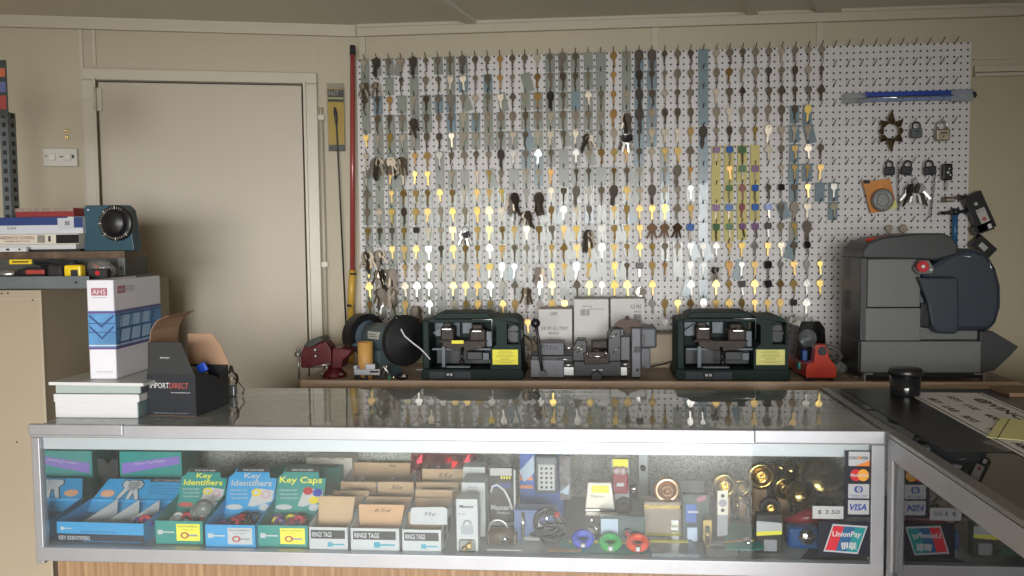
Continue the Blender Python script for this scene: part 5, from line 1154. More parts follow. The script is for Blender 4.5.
def tray(t, w, d, hf, hb, m_, m_in=None, th=.0015):
    MB().box((0, 0, 0), (w, th, hf)).build('front_wall', m_, t)
    R90 = Matrix.Rotation(math.pi/2, 4, 'Z')
    for x in (th, w): MB().prism([(0, 0), (d, 0), (d, hb), (0, hf)], (0, th), M=Matrix.Translation((x, 0, 0)) @ R90).build('side_wall', m_, t)
    MB().box((0, d-th, 0), (w, d, hb)).build('back_wall', m_in or m_, t); MB().box((th, th, 0), (w-th, d-th, th)).build('bottom', m_in or m_, t)
def pile(t, x0, x1, y0, y1, z0, n, cols, r, nm='key_caps', seed=1):
    R_ = random.Random(seed); m = MB()
    for i in range(n):
        m.mi = R_.randrange(len(cols)); c = (R_.uniform(x0, x1), R_.uniform(y0, y1), z0+R_.uniform(0, r*1.2))
        m.torus(c, r*R_.uniform(.7, 1.1), r*.38, R_.choice('XYZ'), 12, 6)
    o = m.build(nm, cols, t); o['kind'] = 'stuff'; return o
CC = {k: mat('cap_'+k, c, .3) for k, c in {'red': (.45, .02, .04), 'blue': (.02, .05, .40), 'purple': (.12, .03, .22), 'yellow': (.75, .6, .03), 'green': (.02, .25, .08), 'silver': (.5, .5, .5), 'black': (.02, .02, .03)}.items()}
def disp(label, pl, pr, yb, yf, col, title, tcol, yhead, stick, caps, seed, red, tabs, wpan=1.0):
    A, B = deckpt(pl, yb), deckpt(pr, yb+.6); Y = (A.y+B.y)/2; w = B.x-A.x; d = .15
    t = thing('display_box', label, 'display box', (A.x, Y, DZ)); hf = pY((pl+pr)/2, yf, Y).z-DZ
    tray(t, w, d, hf, hf*1.55, col)
    # leaning back panel with header tab
    yp = Y+d-.02; ztop = pY(pr, yhead, yp+.04).z-DZ; zb = hf*.6
    lean = math.atan2(.055, ztop-zb); hp = (ztop-zb)/math.cos(lean); P_ = Matrix.Translation((0, d-.045, zb)) @ Matrix.Rotation(-lean, 4, 'X')
    m = MB(); m.prism([(0, 0), (w, 0), (w, hp*.80), (w*.86, hp*.80), (w*.82, hp), (w*.16, hp), (w*.10, hp*.88), (0, hp*.80)], (0, .002), M=P_); m.build('back_card', col, t)
    m = MB(); m.prism([(w*.14, hp*.91), (w*.84, hp*.91), (w*.82, hp), (w*.17, hp)], (-.0008, 0), M=P_); m.build('black_header', M_ink, t)
    Rr = P_.to_3x3() @ Vector((1, 0, 0)); Uu = P_.to_3x3() @ Vector((0, 0, 1))
    def T(s, x, z, ww, hh, mm): text(s, w*ww, hp*hh, tuple(P_ @ Vector((w*x, -.0008, hp*z))), mm, t, right=tuple(Rr), up=tuple(Uu), bold=.015)
    T('PUSH KEYS HERE', .28, .93, .44, .035, M_wc)
    if len(title) == 2: T(title[0], .33, .76, .34, .13, tcol); T(title[1], .08, .64, .84, .115, tcol); zl = .54
    else: T(title[0], .05, .66, .88, .16, tcol); zl = .54
    for i in range(3): T('TAG ANY KEY', .06+.02*i, zl-i*.075, .38, .035, M_wc)
    oval(t, w*.20, hp*.24, w*.17, hp*.05, mat('red_print', (.45, .08, .07), .5) if red else M_wc, M=P_, y=-.001); oval(t, w*.82, hp*.24, w*.11, hp*.065, M_wc, M=P_, y=-.001)
    # picture of keys on the card
    kc = [(CC['yellow'], .62, .52), (mat('pink_print', (.55, .35, .4), .5), .82, .48)] if len(title) == 2 else [(CC['red'], .66, .55), (CC['blue'], .86, .52), (CC['yellow'], .80, .38)]
    m = MB(); m.prism([(w*.48, hp*.27), (w*.58, hp*.25), (w*.97, hp*.36), (w*.97, hp*.56), (w*.68, hp*.60), (w*.55, hp*.52)], (-.0007, .0), M=P_); m.build('key_picture', mat('silver_print', (.50, .50, .52), .4), t)
    for mm, x, z in kc: oval(t, w*x, hp*z, w*.10, hp*.075, mm, 'key_cap_picture', P_, -.0013)
    for mm, x, z in kc: oval(t, w*x, hp*z, w*.055, hp*.038, M_wc if len(title) == 2 else mm, 'key_cap_picture', P_, -.0018)
    # front print
    key_print(t, w*.06, hf*.42, w*.34, M_wc)
    a, b, c, e = (.45, .93, .16, .88) if True else (0, 0, 0, 0)
    MB().box((w*a, -.0010, hf*c), (w*b, -.0002, hf*e)).build('sticker', stick, t)
    text('Easy Installation', w*.40, hf*.11, (w*.49, -.001, hf*.72), M_ink, t); text('Try One On!', w*.22, hf*.07, (w*.58, -.001, hf*.60), M_ink, t)
    oval(t, w*.62, hf*.40, w*.085, hf*.14, mat('red_print', (.45, .08, .07), .5), y=-.0018); oval(t, w*.62, hf*.40, w*.045, hf*.08, stick, y=-.0023); MB().box((w*.70, -.0018, hf*.36), (w*.88, -.001, hf*.44)).build('key_picture', M_gp, t)
    pile(t, w*.15, w*.85, .02, d-.06, hf*.62, 16, [CC[c_] for c_ in caps], .012, seed=seed)
    return t, w, d, hf
M_yst = mat('yellow_sticker', (.85, .78, .05), .5)
tg, wg, dg_, hg_ = disp('green key identifiers display box, left of the blue one', 155, 204, 544, 521, M_teal, ('Key', 'Identifiers'), M_ylt, 467, M_yst, ('red', 'silver', 'silver'), 1, True, 0)
disp('blue key identifiers display box between the two green ones', 205, 256.5, 547.5, 525, M_blue, ('Key', 'Identifiers'), M_wc, 466.5, M_wc, ('purple', 'black', 'red'), 2, False, 0)
disp('green key caps display box, right of the blue identifiers box', 257.5, 309, 547, 525.5, M_teal, ('Key Caps',), M_ylt, 466.5, M_yst, ('blue', 'red', 'yellow', 'red', 'purple'), 3, False, 0)
b_ = thing('clear_bag', 'crumpled clear bag lying in the green key identifiers box', 'bag', tg.location+Vector((wg*.8, .06, hg_)))
MB().sph((0, 0, .012), .022, (1.1, 1, 1.1)).sph((-.02, .0, .004), .016).build('bag', glass('bag_film', (.82, .80, .78), .12, haze=.15), b_)

# long blue tray of key identifiers, and the part of its twin at the left
def bluetray(label, pl, pr, yb, yf, ypan, d, dx=0, full=True):
    A = deckpt(pl, yb); w = pY(pr, yb, A.y).x-A.x; hf = pY(pl, yf, A.y).z-DZ
    t = thing('display_box', label, 'display box', (A.x, A.y, DZ), math.radians(-1.5))
    tray(t, w, d, hf, hf*1.25, M_blue)
    zt = pY(pr, ypan, A.y+d+.03).z-DZ; zb = hf*1.1; lean = math.atan2(.05, zt-zb); hp = (zt-zb)/math.cos(lean)
    P_ = Matrix.Translation((0, d-.002, zb)) @ Matrix.Rotation(-lean, 4, 'X'); w2 = w*1.12 if full else w
    m = MB(); m.prism([(0, -.03), (w2, -.03), (w2, .0), (w2*1.02, hp), (w*.10, hp), (0, .005)], (0, .002), M=P_); m.build('back_card', M_blue, t)
    MB().prism([(w2, 0), (w2+.012, -.01), (w2*1.02+.012, hp*.7), (w2*1.02, hp)], (0, .001), M=P_).build('kraft_edge', M_kraft, t)
    MB().prism([(w*(.62 if full else .12), hp*.90), (w2*1.01, hp*.90), (w2*1.01, hp*1.0), (w*(.62 if full else .12), hp*1.0)], (-.001, 0), M=P_).build('black_header', M_ink, t)
    Rr = P_.to_3x3() @ Vector((1, 0, 0)); Uu = P_.to_3x3() @ Vector((0, 0, 1))
    if full:
        text('KEY IDENTIFIERS', w*.42, hp*.09, tuple(P_ @ Vector((w*.66, -.001, hp*.92))), M_wc, t, right=tuple(Rr), up=tuple(Uu))
        for i in range(4): text('Identify your keys by colour', w*(.42-.05*i), hp*.06, tuple(P_ @ Vector((w*.64, -.0002, hp*(.72-.12*i)))), M_ink, t, right=tuple(Rr), up=tuple(Uu))
        text('KEY IDENTIFIERS', w*.36, hf*.20, (w*.03, -.0014, hf*.12), M_wc, t, bold=.02); 
    MB().box((0, -.0012, hf*.02), (w, -.0002, hf*.42)).build('black_strip', mat('navy_black_print', (.015, .02, .04), .45), t)
    if full:
        MB().box((w*.30, -.0018, hf*.07), (w*.97, -.0010, hf*.09)).build('blue_rule', M_blue, t); text('COLOUR CODE SYSTEM FOR KEYS', w*.42, hf*.07, (w*.27, 0, hf*.50), M_ink, t)
        key_print(t, w*.05, hf*.60, w*.13, M_wc)
    # key outlines on the back card
    ks = (.30, .42, .54) if full else (.02, .35, .62)
    for i, x in enumerate(ks):
        L_ = hp*.85; k_ = w if full else w*1.6
        Mx = P_ @ Matrix.Translation((w*x, -.0012, hp*.10)) @ Matrix.Rotation((.45, .2, -.45)[i], 4, 'Y')
        m = MB(); m.prism([(-k_*.022, 0), (k_*.022, 0), (k_*.026, L_*.6), (k_*.085, L_*.68), (k_*.09, L_*.92), (0, L_), (-k_*.09, L_*.92), (-k_*.085, L_*.68), (-k_*.026, L_*.6)], (0, .0004), M=Mx); m.build('key_picture', M_wc, t)
        m = MB(); m.prism([(-k_*.032, -L_*.02), (k_*.032, -L_*.02), (k_*.036, L_*.58), (k_*.098, L_*.66), (k_*.102, L_*.94), (0, L_*1.04), (-k_*.102, L_*.94), (-k_*.098, L_*.66), (-k_*.036, L_*.58)], (.0005, .0009), M=Mx); m.build('key_outline', M_ink, t)
    oval(t, w*(.16 if full else .75), hp*.35, w*(.085 if full else .16), hp*.15, M_dotr, M=P_, y=-.0012)
    return t, w, hf
t, w, hf = bluetray('long blue key identifiers tray with white dividers', 57, 145.5, 541.5, 521.5, 481, .15)
for x in (.36, .62, .86):
    MB().prism([(0, .003), (.11, .003), (.115, hf*1.45), (0, hf*.55)], (0, .001), M=Matrix.Translation((w*x-.05, .02, 0)) @ Matrix.Rotation(math.radians(58), 4, 'Z')).build('divider', M_wc, t)
pile(t, w*.80, w*.98, .03, .08, hf*.6, 9, [CC['red'], CC['purple'], CC['blue']], .012, seed=9)
#bluetray('smaller blue key identifiers tray squeezed in at the left corner of the case', 41, 66, 536, 512, 478, .15, full=False)
# teal cartons with violet labels
def tealbox(label, px0, px1, ytop, ybot, Y, z0, rot, side):
    a, b = pY(px0, ybot, Y), pY(px1, ytop, Y); w = b.x-a.x; h = b.z-z0; dep = .10
    t = thing('teal_carton', label, 'box', (a.x, Y, z0))
    MB().box((0, 0, 0), (w, dep, h), .001).build('box_body', M_teal, t)
    if side: MB().box((w-.001, 0.001, 0.001), (w+.0008, dep, h-.001)).build('dark_side', M_grn, t)
    m = MB(); m.prism([(w*.04, h*(.80 if rot > 0 else .92)), (w*.97, h*(.93 if rot > 0 else .66)), (w*.97, h*(.80 if rot > 0 else .50)), (w*.04, h*(.62 if rot > 0 else .76))], (-.0008, 0)); m.build('violet_label', M_purp, t)
    a_ = (.93-.80)*h/(w*.93) if rot > 0 else -(.26*h)/(w*.93)
    R_ = Vector((1, 0, a_)).normalized(); text('Name Tag Badge', w*.5, h*.05, (w*.25, -.0008, h*(.76 if rot > 0 else .74)), M_wc, t, right=tuple(R_), up=(-R_.z, 0, R_.x))
    return t
tealbox('teal carton with violet label behind the long blue tray', 120, 181, 452, 476, 2.28, DZ, 1, True)
#tealbox('teal carton with violet label in the left corner of the case', 44, 98, 451, 474, 2.24, DZ, -1, False)
t = thing('black_folder', 'black folded card leaning at the left of the teal carton', 'folder', tuple(pY(84, 505, 2.29)))
t.location.z = DZ
m = MB(); pts = [pY(x, y, 2.295)-t.location for x, y in ((98, 500), (107, 466), (112, 459), (119, 458), (119, 474), (110, 505))]; m.prism([(p.x, p.z) for p in pts], (0, .012)); m.build('card', M_ink, t)
# Rings & tags boxes
def rings(label, pl, pr, yb, yf, card, cardm, cy0, cardlab, d=.16, Y=None, front=True, cx=.25, cw=.98, dpt=None):
    if Y is None: A = deckpt(pl, yb); Y = A.y
    a = pY(pl, yb, Y); b = pY(pr, yb, Y); w = b.x-a.x; hf = pY(pl, yf, Y).z-DZ
    t = thing('tag_box', label, 'display box', (a.x, Y, DZ)); tray(t, w, d, hf, hf*1.5, M_wc, M_kraft)
    if front:
        MB().box((w*.06, -.0010, hf*.52), (w*.92, -.0002, hf*.88)).build('black_label', M_ink, t); text('RINGS TAGS', w*.50, hf*.22, (w*.09, -.001, hf*.59), M_wc, t, bold=.02)
        m_ = mat('cyan_print', (.03, .30, .42), .5); key_print(t, w*.48, hf*.18, w*.42, m_)
        m = MB()
        for y0 in (.02, .085): m.box((w, y0, hf*.25), (w+.0006, y0+.045, hf*.95))
        m.build('dark_side_print', mat('grey_side_print', (.12, .13, .15), .5), t)
    yc = .05 if dpt is None else dpt; zt = pY(pl, cy0, Y+yc+.03).z-DZ; lean = .25; hp = (zt-.01)/math.cos(lean)
    P_ = Matrix.Translation((w*.03, yc, .01)) @ Matrix.Rotation(-lean, 4, 'X')
    m = MB(); m.prism([(w*.05, 0), (w*.85, 0), (w*.95, hp*.97), (w*.93, hp), (w*.02, hp), (0, hp*.96)], (0, .0016), M=P_); m.build('card', cardm, t)
    if card:
        R_ = P_.to_3x3() @ Vector((1, 0, 0)); U_ = P_.to_3x3() @ Vector((0, 0, 1)); text(card, w*.42, hp*.11, tuple(P_ @ Vector((w*.27, 0, hp*.78))), M_ink, t, name='handwriting', right=tuple(R_), up=tuple(U_), shear=.2)
    return t, w, hf
# back row first
def cardbox(label, px0, px1, ytop, Y, card, m_=None, d=.05, h_extra=0):
    a = pY(px0, ytop, Y); b = pY(px1, ytop, Y); w = b.x-a.x; h = a.z-DZ
    t = thing('kraft_box', label, 'box', (a.x, Y, DZ))
    tray(t, w, d, h*.55, h*.55, M_wc, M_kraft); MB().box((0.001, .012, 0.001), (w-.001, .014, h)).build('card', m_ or M_kraft, t)
    if card: text(card, w*.34, .014, (w*.36, .012, h*.78), M_ink, t, name='handwriting', shear=.2)
    return t
rings('white rings and tags box with plain kraft card, next to the key caps box', 309, 348.5, 551, 527, '', M_kraft, 495.5, '')
rings('white rings and tags box with orange card marked .65 cents', 350.5, 400, 552, 528, '.65¢', M_orc, 503, '')
t_, w_, hf_ = rings('white rings and tags box with white card marked .35 cents', 402, 442, 552.5, 529.5, '', M_kraft, 510, '')
MB().prism([(w_*.15, hf_*1.05), (w_*1.08, hf_*1.05), (w_*1.10, hf_*1.75), (w_*1.0, hf_*1.85), (w_*.22, hf_*1.8), (w_*.17, hf_*1.72)], (.030, .0315), bev=.0005).build('white_card', M_wc, t_)
text('.35¢', w_*.36, hf_*.18, (w_*.45, .0295, hf_*1.42), M_ink, t_, name='handwriting', shear=.2)
cardbox('short kraft box standing behind the first rings and tags box', 332, 368, 492, 2.16, '')
cardbox('kraft box at the left of the second row, below the white tray', 339, 375, 483, 2.22, '')
cardbox('kraft box marked 30 cents in the second row', 376.5, 413, 483, 2.22, '30¢')
cardbox('kraft box behind the .35 cents box, nearer of two', 414, 452, 491, 2.17, '')
cardbox('kraft box standing behind the nearer plain box at the right', 415, 458, 483.5, 2.23, '')
cardbox('tallest kraft box marked 55 cents at the back right', 421, 466, 470, 2.30, '55¢')
# white tray with kraft inside, raised
a = pY(341, 483, 2.275); b = pY(408, 483, 2.275); w = b.x-a.x
t = thing('white_tray', 'white edged tray with kraft lining raised at the back of the tag boxes', 'tray', (a.x, 2.275, DZ)); z0 = a.z-DZ
MB().box((0, 0, 0), (w, .001, z0)).build('front_wall', M_kraft, t); MB().box((0, -.001, z0-.008), (w, .0005, z0)).build('white_rim', M_wc, t)
R90 = Matrix.Rotation(math.pi/2, 4, 'Z')
for x in (.0015, w+.001): MB().prism([(0, 0), (.13, 0), (.13, z0+.012), (0, z0)], (0, .0015), M=Matrix.Translation((x, 0, 0)) @ R90).build('side_wall', M_wc, t)
MB().box((0, .13, 0), (w, .132, z0+.022)).build('back_wall', M_kraft, t); MB().box((0, 0, z0-.04), (w, .13, z0-.038)).build('kraft_floor', mat('dark_kraft_card', (.34, .24, .15), .7), t)  # tray floor in a darker kraft tone than the walls
for x in (.25, .72): MB().box((w*x, .005, z0-.038), (w*x+.006, .05, z0+.004)).build('divider', M_wc, t)
text('40¢', w*.12, .010, (w*.55, .13, z0+.008), M_ink, t, name='handwriting')
# teal box and papers behind key caps, red foil
def simplebox(name, label, cat, px0, px1, ytop, Y, d, m_, z0=DZ, grp=None, bev=.001):
    a = pY(px0, ytop, Y); b = pY(px1, ytop, Y); w = b.x-a.x; h = a.z-z0
    t = thing(name, label, cat, (a.x, Y, z0), 0, grp); MB().box((0, 0, 0), (w, d, h), bev).build('box_body', m_, t); return t, w, h
t, w, h = simplebox('teal_carton', 'plain teal carton lying behind the key caps box', 'box', 268, 340, 467, 2.34, .035, M_teal)
MB().box((.01, .003, h), (w-.01, .032, h+.001)).build('glossy_top', M_grn, t)
t, w, h = simplebox('paper_pack', 'white printed paper pack lying near the back panel', 'paper pack', 306, 352, 457.5, 2.38, .06, mat('cream_pack', (.58, .54, .48), .5))
for x in (.15, .5, .7): MB().box((w*x, -.0005, h*.97), (w*(x+.14), .0003, h*.985)).build('printed_line', M_redp, t)
m = MB(); a = pY(412, 452, 2.40); b = pY(476, 472, 2.40); w = b.x-a.x; h = a.z-DZ
t = thing('foil_bag', 'shiny crumpled red foil bag at the back of the case', 'bag', (a.x, 2.38, DZ)); R_ = random.Random(4); g = [[None]*7 for _ in range(12)]
for i in range(12):
    for j in range(7): g[i][j] = m.bm.verts.new((w*i/11, R_.uniform(-.012, .012), h*j/6))
for i in range(11):
    for j in range(6): m.bm.faces.new((g[i][j], g[i+1][j], g[i+1][j+1], g[i][j+1]))
r = bmesh.ops.extrude_face_region(m.bm, geom=list(m.bm.faces)); bmesh.ops.translate(m.bm, vec=(0, .03, 0), verts=[v for v in r['geom'] if isinstance(v, bmesh.types.BMVert)])
m.build('foil', mat('red_foil', (.42, .01, .03), .18, .9), t)
# boxed locks
def mbox(label, px0, px1, ytop, Y, d, faces, z0=DZ):
    t, w, h = simplebox('lock_box', label, 'box', px0, px1, ytop, Y, d, M_wc, z0)
    faces(t, w, h); return t, w, h
M_grl = mat('lock_picture', (.30, .34, .38), .4)
def f1(t, w, h):
    text('Master', w*.68, h*.06, (w*.16, 0, h*.83), M_ink, t, bold=.02); text('No 175', w*.3, h*.035, (w*.1, 0, h*.70), M_ink, t)
    m = MB(); m.torus((w*.5, -.0008, h*.52), w*.17, w*.05, 'Y', 20, 4, 0, math.pi); m.box((w*.22, -.0012, h*.33), (w*.78, -.0002, h*.50), .0004); m.build('lock_picture', M_grl, t)
    MB().box((w*.12, -.010, 0), (w*.88, -.0002, h*.24), .004).build('clear_window', glass('clear_plastic2', (.88, .88, .88), .1), t)
    R_ = random.Random(2); m = MB()
    for i in range(6): m.cyl((w*R_.uniform(.25, .75), -.006, h*R_.uniform(.04, .18)), (w*R_.uniform(.25, .75), -.003, h*R_.uniform(.04, .18)), .005, n=10)
    m.build('brass_parts', KM['b'], t)
mbox('white boxed combination padlock at the front, right of the tag boxes', 456, 477.5, 499, 2.02, .05, f1)
def f2(t, w, h):
    for i in range(6): MB().box((w*(.2+.1*i), -.0005, h*.72), (w*(.2+.1*i)+.0025, .0003, h*.80)).build('barcode', M_ink, t)
    text('Master', w*.4, h*.03, (w*.3, 0, h*.90), M_ink, t)
mbox('white lock box with barcode, behind the front padlock box', 461.5, 485, 482.5, 2.12, .08, f2)
mbox('tallest plain white lock box, rearmost of the three', 463, 485, 467, 2.22, .05, lambda t, w, h: MB().box((w*.3, -.0005, h*.93), (w*.7, .0003, h*.935)).build('printed_line', M_gp, t))
t, w, h = simplebox('blister_card', 'black carded cable lock with white lettering, beside the white boxes', 'blister pack', 488.5, 513, 468, 2.17, .012, mat('black_gloss_card', (.03, .028, .025), .3))
text('Master', w*.78, h*.085, (w*.08, 0, h*.33), M_wc, t, bold=.02); text('Python', w*.5, h*.06, (w*.34, 0, h*.25), M_wc, t)
MB().box((w*.06, -.0008, h*.88), (w*.94, -.0001, h*1.0)).build('clear_hanger', mat('grey_white_label', (.45, .44, .43), .5), t); MB().box((w*.1, -.0008, h*.68), (w*.9, -.0001, h*.76)).build('blue_panel', M_navy, t)
MB().tube([(w*.10, -.006, h*.62), (w*.16, -.007, h*.72), (w*.35, -.007, h*.75), (w*.65, -.007, h*.66), (w*.85, -.007, h*.5), (w*.95, -.007, h*.36)], .0028, 8).build('white_cable', M_white, t); MB().box((w*1.02, -.004, h*.1), (w*1.10, .012, h*.98), .001).build('pack_edge', M_wc, t)
MB().box((w*.02, -.001, h*.08), (w*1.0, -.0002, h*.14)).build('white_base_strip', M_wc, t)
for i in range(4): MB().box((w*(.5+.11*i), -.0012, h*.83), (w*(.56+.11*i), -.0006, h*.87)).build('yellow_tick', M_yst, t)
# keypad lock pack
M_dbl = mat('royal_blue_card', (.04, .12, .42), .4)
t, w, h = simplebox('blister_card', 'blue carded push button keypad lock near the middle of the case', 'blister pack', 519.5, 563, 453, 2.28, .02, M_dbl)
MB().box((w*.36, -.030, h*.42), (w*.90, -.001, h*1.0), .006).build('keypad_body', mat('gunmetal', (.12, .13, .15), .35, .6), t)
kp = MB().box((w*.44, -.034, h*.48), (w*.82, -.029, h*.88), .003).build('keypad_plate', mat('pale_grey_plate', (.50, .50, .52), .4), t)
m = MB()
for i in range(3):
    for j in range(5): m.cyl((w*(.52+.11*i), -.037, h*(.53+.072*j)), (w*(.52+.11*i), -.033, h*(.53+.072*j)), .0032, n=10)
m.build('push_buttons', M_ink, kp)
MB().prism([(w*.0, h*.72), (w*.34, h*.98), (w*.36, h*.72), (w*.1, h*.55)], (-.004, -.002)).build('pale_leaflet', mat('pale_blue_card', (.42, .52, .66), .5), t)
for z in (.45, .58, .66): MB().box((w*.0, -.0018, h*z), (w*.30, -.0008, h*(z+.05))).build('orange_print', mat('orange_print', (.65, .22, .08), .5), t)
MB().box((w*.92, -.012, h*.30), (w*1.18, -.002, h*.98), .001).build('side_leaflet', mat('dark_photo_print', (.16, .15, .17), .4, var=.6, vscale=60), t)
MB().prism([(w*.92, h*.42), (w*1.15, h*.55), (w*1.12, h*.38)], (-.016, -.014)).build('white_leaflet', mat('pale_blue_card', (.42, .52, .66), .5), t)
t, w, h = simplebox('blister_card', 'blue tray pack with chrome lock parts under the keypad lock', 'blister pack', 514, 556, 510, 2.10, .05, mat('dull_blue_card', (.09, .14, .30), .4))
MB().cyl((w*.22, -.012, h*.1), (w*.22, -.012, h*1.0), .005, n=12).cyl((w*.78, -.010, h*.3), (w*.78, -.010, h*1.1), .004, n=12).box((w*.2, -.016, h*.06), (w*.62, -.008, h*.2), .002).build('chrome_bolt', M_chrome, t)
MB().box((w*.58, -.014, h*.35), (w*1.02, -.004, h*.65), .001).build('white_label', M_wc, t); text('SLIDE', w*.3, h*.14, (w*.62, -.0142, h*.43), M_ink, t); MB().sph((w*1.02, -.006, h*.9), .008).build('red_part', CC['red'], t)
# coils at the front
p = deckpt(501, 549); t = thing('lock_set', 'bronze and chrome cylinder lock lying at the front of the case', 'lock', (p.x, p.y+.03, DZ))
MB().cyl((-.03, 0, .022), (.03, 0, .022), .020, n=24).box((-.036, -.01, .004), (.036, .01, .03), .003).build('body', mat('bronze_steel', (.16, .12, .08), .4, .7), t); MB().cyl((.0, -.022, .022), (.018, -.022, .022), .008, n=16).build('chrome_barrel', M_chrome, t); MB().torus((-.01, .01, .035), .022, .003, 'Y').build('ring', M_steel, t)
p = deckpt(548, 551); t = thing('cable_coil', 'heaped coil of dark grey steel cable at the front of the case', 'cable', (p.x, p.y+.055, DZ)); m = MB(); R_ = random.Random(8)
for i in range(16): m.torus((R_.uniform(-.014, .014), R_.uniform(-.01, .01), .018+i*.0022), R_.uniform(.018, .034), .0032, R_.choice(('Z', 'Y', 'Z')), 22, 6, M=Matrix.Rotation(R_.uniform(-.3, .3), 4, 'X') if i else None)
m.build('coil', mat('dark_cable', (.05, .05, .055), .4, .5), t)
p = deckpt(504, 551); tag(MB().box((p.x-.04, p.y+.001, DZ), (p.x+.04, p.y+.006, DZ+.003)).build('white_strip', M_wc), 'thin white strip lying on the deck before the bronze lock', 'strip')
# large padlock with yellow label
p = pY(600, 515, 2.16); t = thing('padlock', 'big silver laminated padlock with yellow label near the middle of the case', 'padlock', (p.x, 2.16, DZ))
hB_ = p.z-DZ; w = pY(616, 500, 2.16).x-pY(586, 500, 2.16).x; zt = pY(600, 481, 2.16).z-DZ
MB().box((-w*.40, .0, 0), (w*.40, .05, hB_), .003).build('clear_stand', glass('clear_plastic2', (.88, .88, .88), .1), t)
MB().prism([(-w*.5, hB_), (-w*.5, hB_+.028), (-w*.42, zt), (w*.40, zt), (w*.5, hB_+.028), (w*.5, hB_)], (-.012, .02), bev=.003).build('body', mat('satin_silver', (.55, .52, .48), .3, .8), t)
MB().box((-w*.28, -.014, zt-.026), (w*.30, -.0115, zt-.008), .0005).build('yellow_label', M_yst, t); text('Master', w*.45, .007, (-w*.30, -.0125, zt-.038), M_ink, t)
MB().box((-w*.52, -.015, hB_+.012), (w*.52, .02, hB_+.022), .003).build('chrome_band', M_chrome, t)
MB().tube([(-w*.28, 0, hB_), (-w*.28, 0, .03), (-w*.12, 0, .01), (w*.05, 0, .03), (w*.05, 0, hB_)], .0045, 10).build('shackle', M_chrome, t)
t, w, h = simplebox('blister_card', 'maroon carded dial padlock pack with yellow header beside the big padlock', 'blister pack', 611, 629, 459, 2.22, .01, mat('grey_card', (.25, .26, .28), .4))
MB().box((w*.05, -.014, h*.50), (w*.95, -.001, h*.80), .004).build('maroon_pad', mat('maroon_plastic', (.22, .012, .03), .35), t); MB().box((w*.3, -.016, h*.62), (w*.7, -.0135, h*.67), .0005).build('white_mark', M_wc, t); MB().box((w*.1, -.001, h*.88), (w*.95, 0, h*1.0)).build('yellow_header', M_yst, t)
MB().sph((w*.3, -.008, h*.84), .011).sph((w*.65, -.008, h*.84), .011).build('pink_part', mat('pale_pink_plastic', (.50, .38, .40), .35), t)
MB().cyl((w*.7, -.02, h*.32), (w*.7, .0, h*.32), .022, n=26).cyl((w*.7, -.028, h*.32), (w*.7, -.02, h*.32), .012, n=20).build('black_dial', M_black, t); MB().cyl((w*1.25, -.008, h*.62), (w*1.25, -.002, h*.52), .009, n=16).build('chrome_part', M_chrome, t)
t, w, h = simplebox('blister_card', 'dark teal card with small red and silver part in front of the dial padlock', 'blister pack', 600, 645, 516, 2.09, .02, mat('dark_teal_card', (.03, .07, .075), .4))
MB().cyl((w*.62, -.014, h*.42), (w*.62, -.002, h*.42), .012, n=20).build('dark_ring', M_ink, t); MB().sph((w*.60, -.016, h*.45), .006).build('red_part', CC['red'], t); MB().cyl((w*.66, -.02, h*.3), (w*.66, -.012, h*.3), .004, n=10).build('chrome_part', M_chrome, t); MB().box((w*.02, -.002, h*.35), (w*.4, 0, h*.9)).build('pale_print', mat('pale_blue_card', (.42, .52, .66), .5), t)
# round coloured caps on teal cards
for px, py, c_, lab in ((583, 545, (.08, .12, .60), 'blue ringed padlock on a teal card, leftmost of the three bright rings'), (610.5, 548.5, (.02, .38, .08), 'green ringed padlock on a teal card, between the blue and the red'), (638, 549, (.75, .07, .02), 'orange-red ringed padlock on a teal card, rightmost of the bright rings')):
    p = deckpt(px, py+5); t = thing('ring_lock_card', lab, 'lock', (p.x, p.y+.028, DZ+.010), 0, 'coloured ring locks'); mm = mat('ring_'+lab[:4].strip(), c_, .25)
    MB().lathe([(.013, .0), (.024, .003), (.028, .010), (.024, .017), (.013, .019), (.012, .010), (.013, .0)], Matrix.Translation((0, 0, .0)) @ Matrix.Rotation(math.radians(28), 4, 'X'), 28).build('coloured_ring', mm, t)
    MB().box((-.007, -.030, -.004), (.007, -.016, .008), .002).build('chrome_catch', M_chrome, t); MB().cyl((0, 0, .002), (0, 0, .008), .011, n=16).build('centre', mat('ring_centre', tuple(v*.5 for v in c_), .3) if False else M_black, t); MB().box((-.004, -.0312, -.002), (.004, -.030, .004)).build('white_mark', M_white, t)
p0, p1 = deckpt(560, 553), deckpt(655, 554); t = thing('teal_card', 'long teal card lying under the three bright ring locks', 'card', (p0.x, p0.y+.002, DZ))
MB().box((0, 0, 0), (p1.x-p0.x, .10, .0012)).build('card', M_teal, t); MB().box((.02, .065, .0012), (p1.x-p0.x-.01, .085, .0018)).build('yellow_band', M_yst, t); MB().box((-.03, -.0, .002), (.05, .02, .0026)).build('tan_leaflet', M_kraft, t)
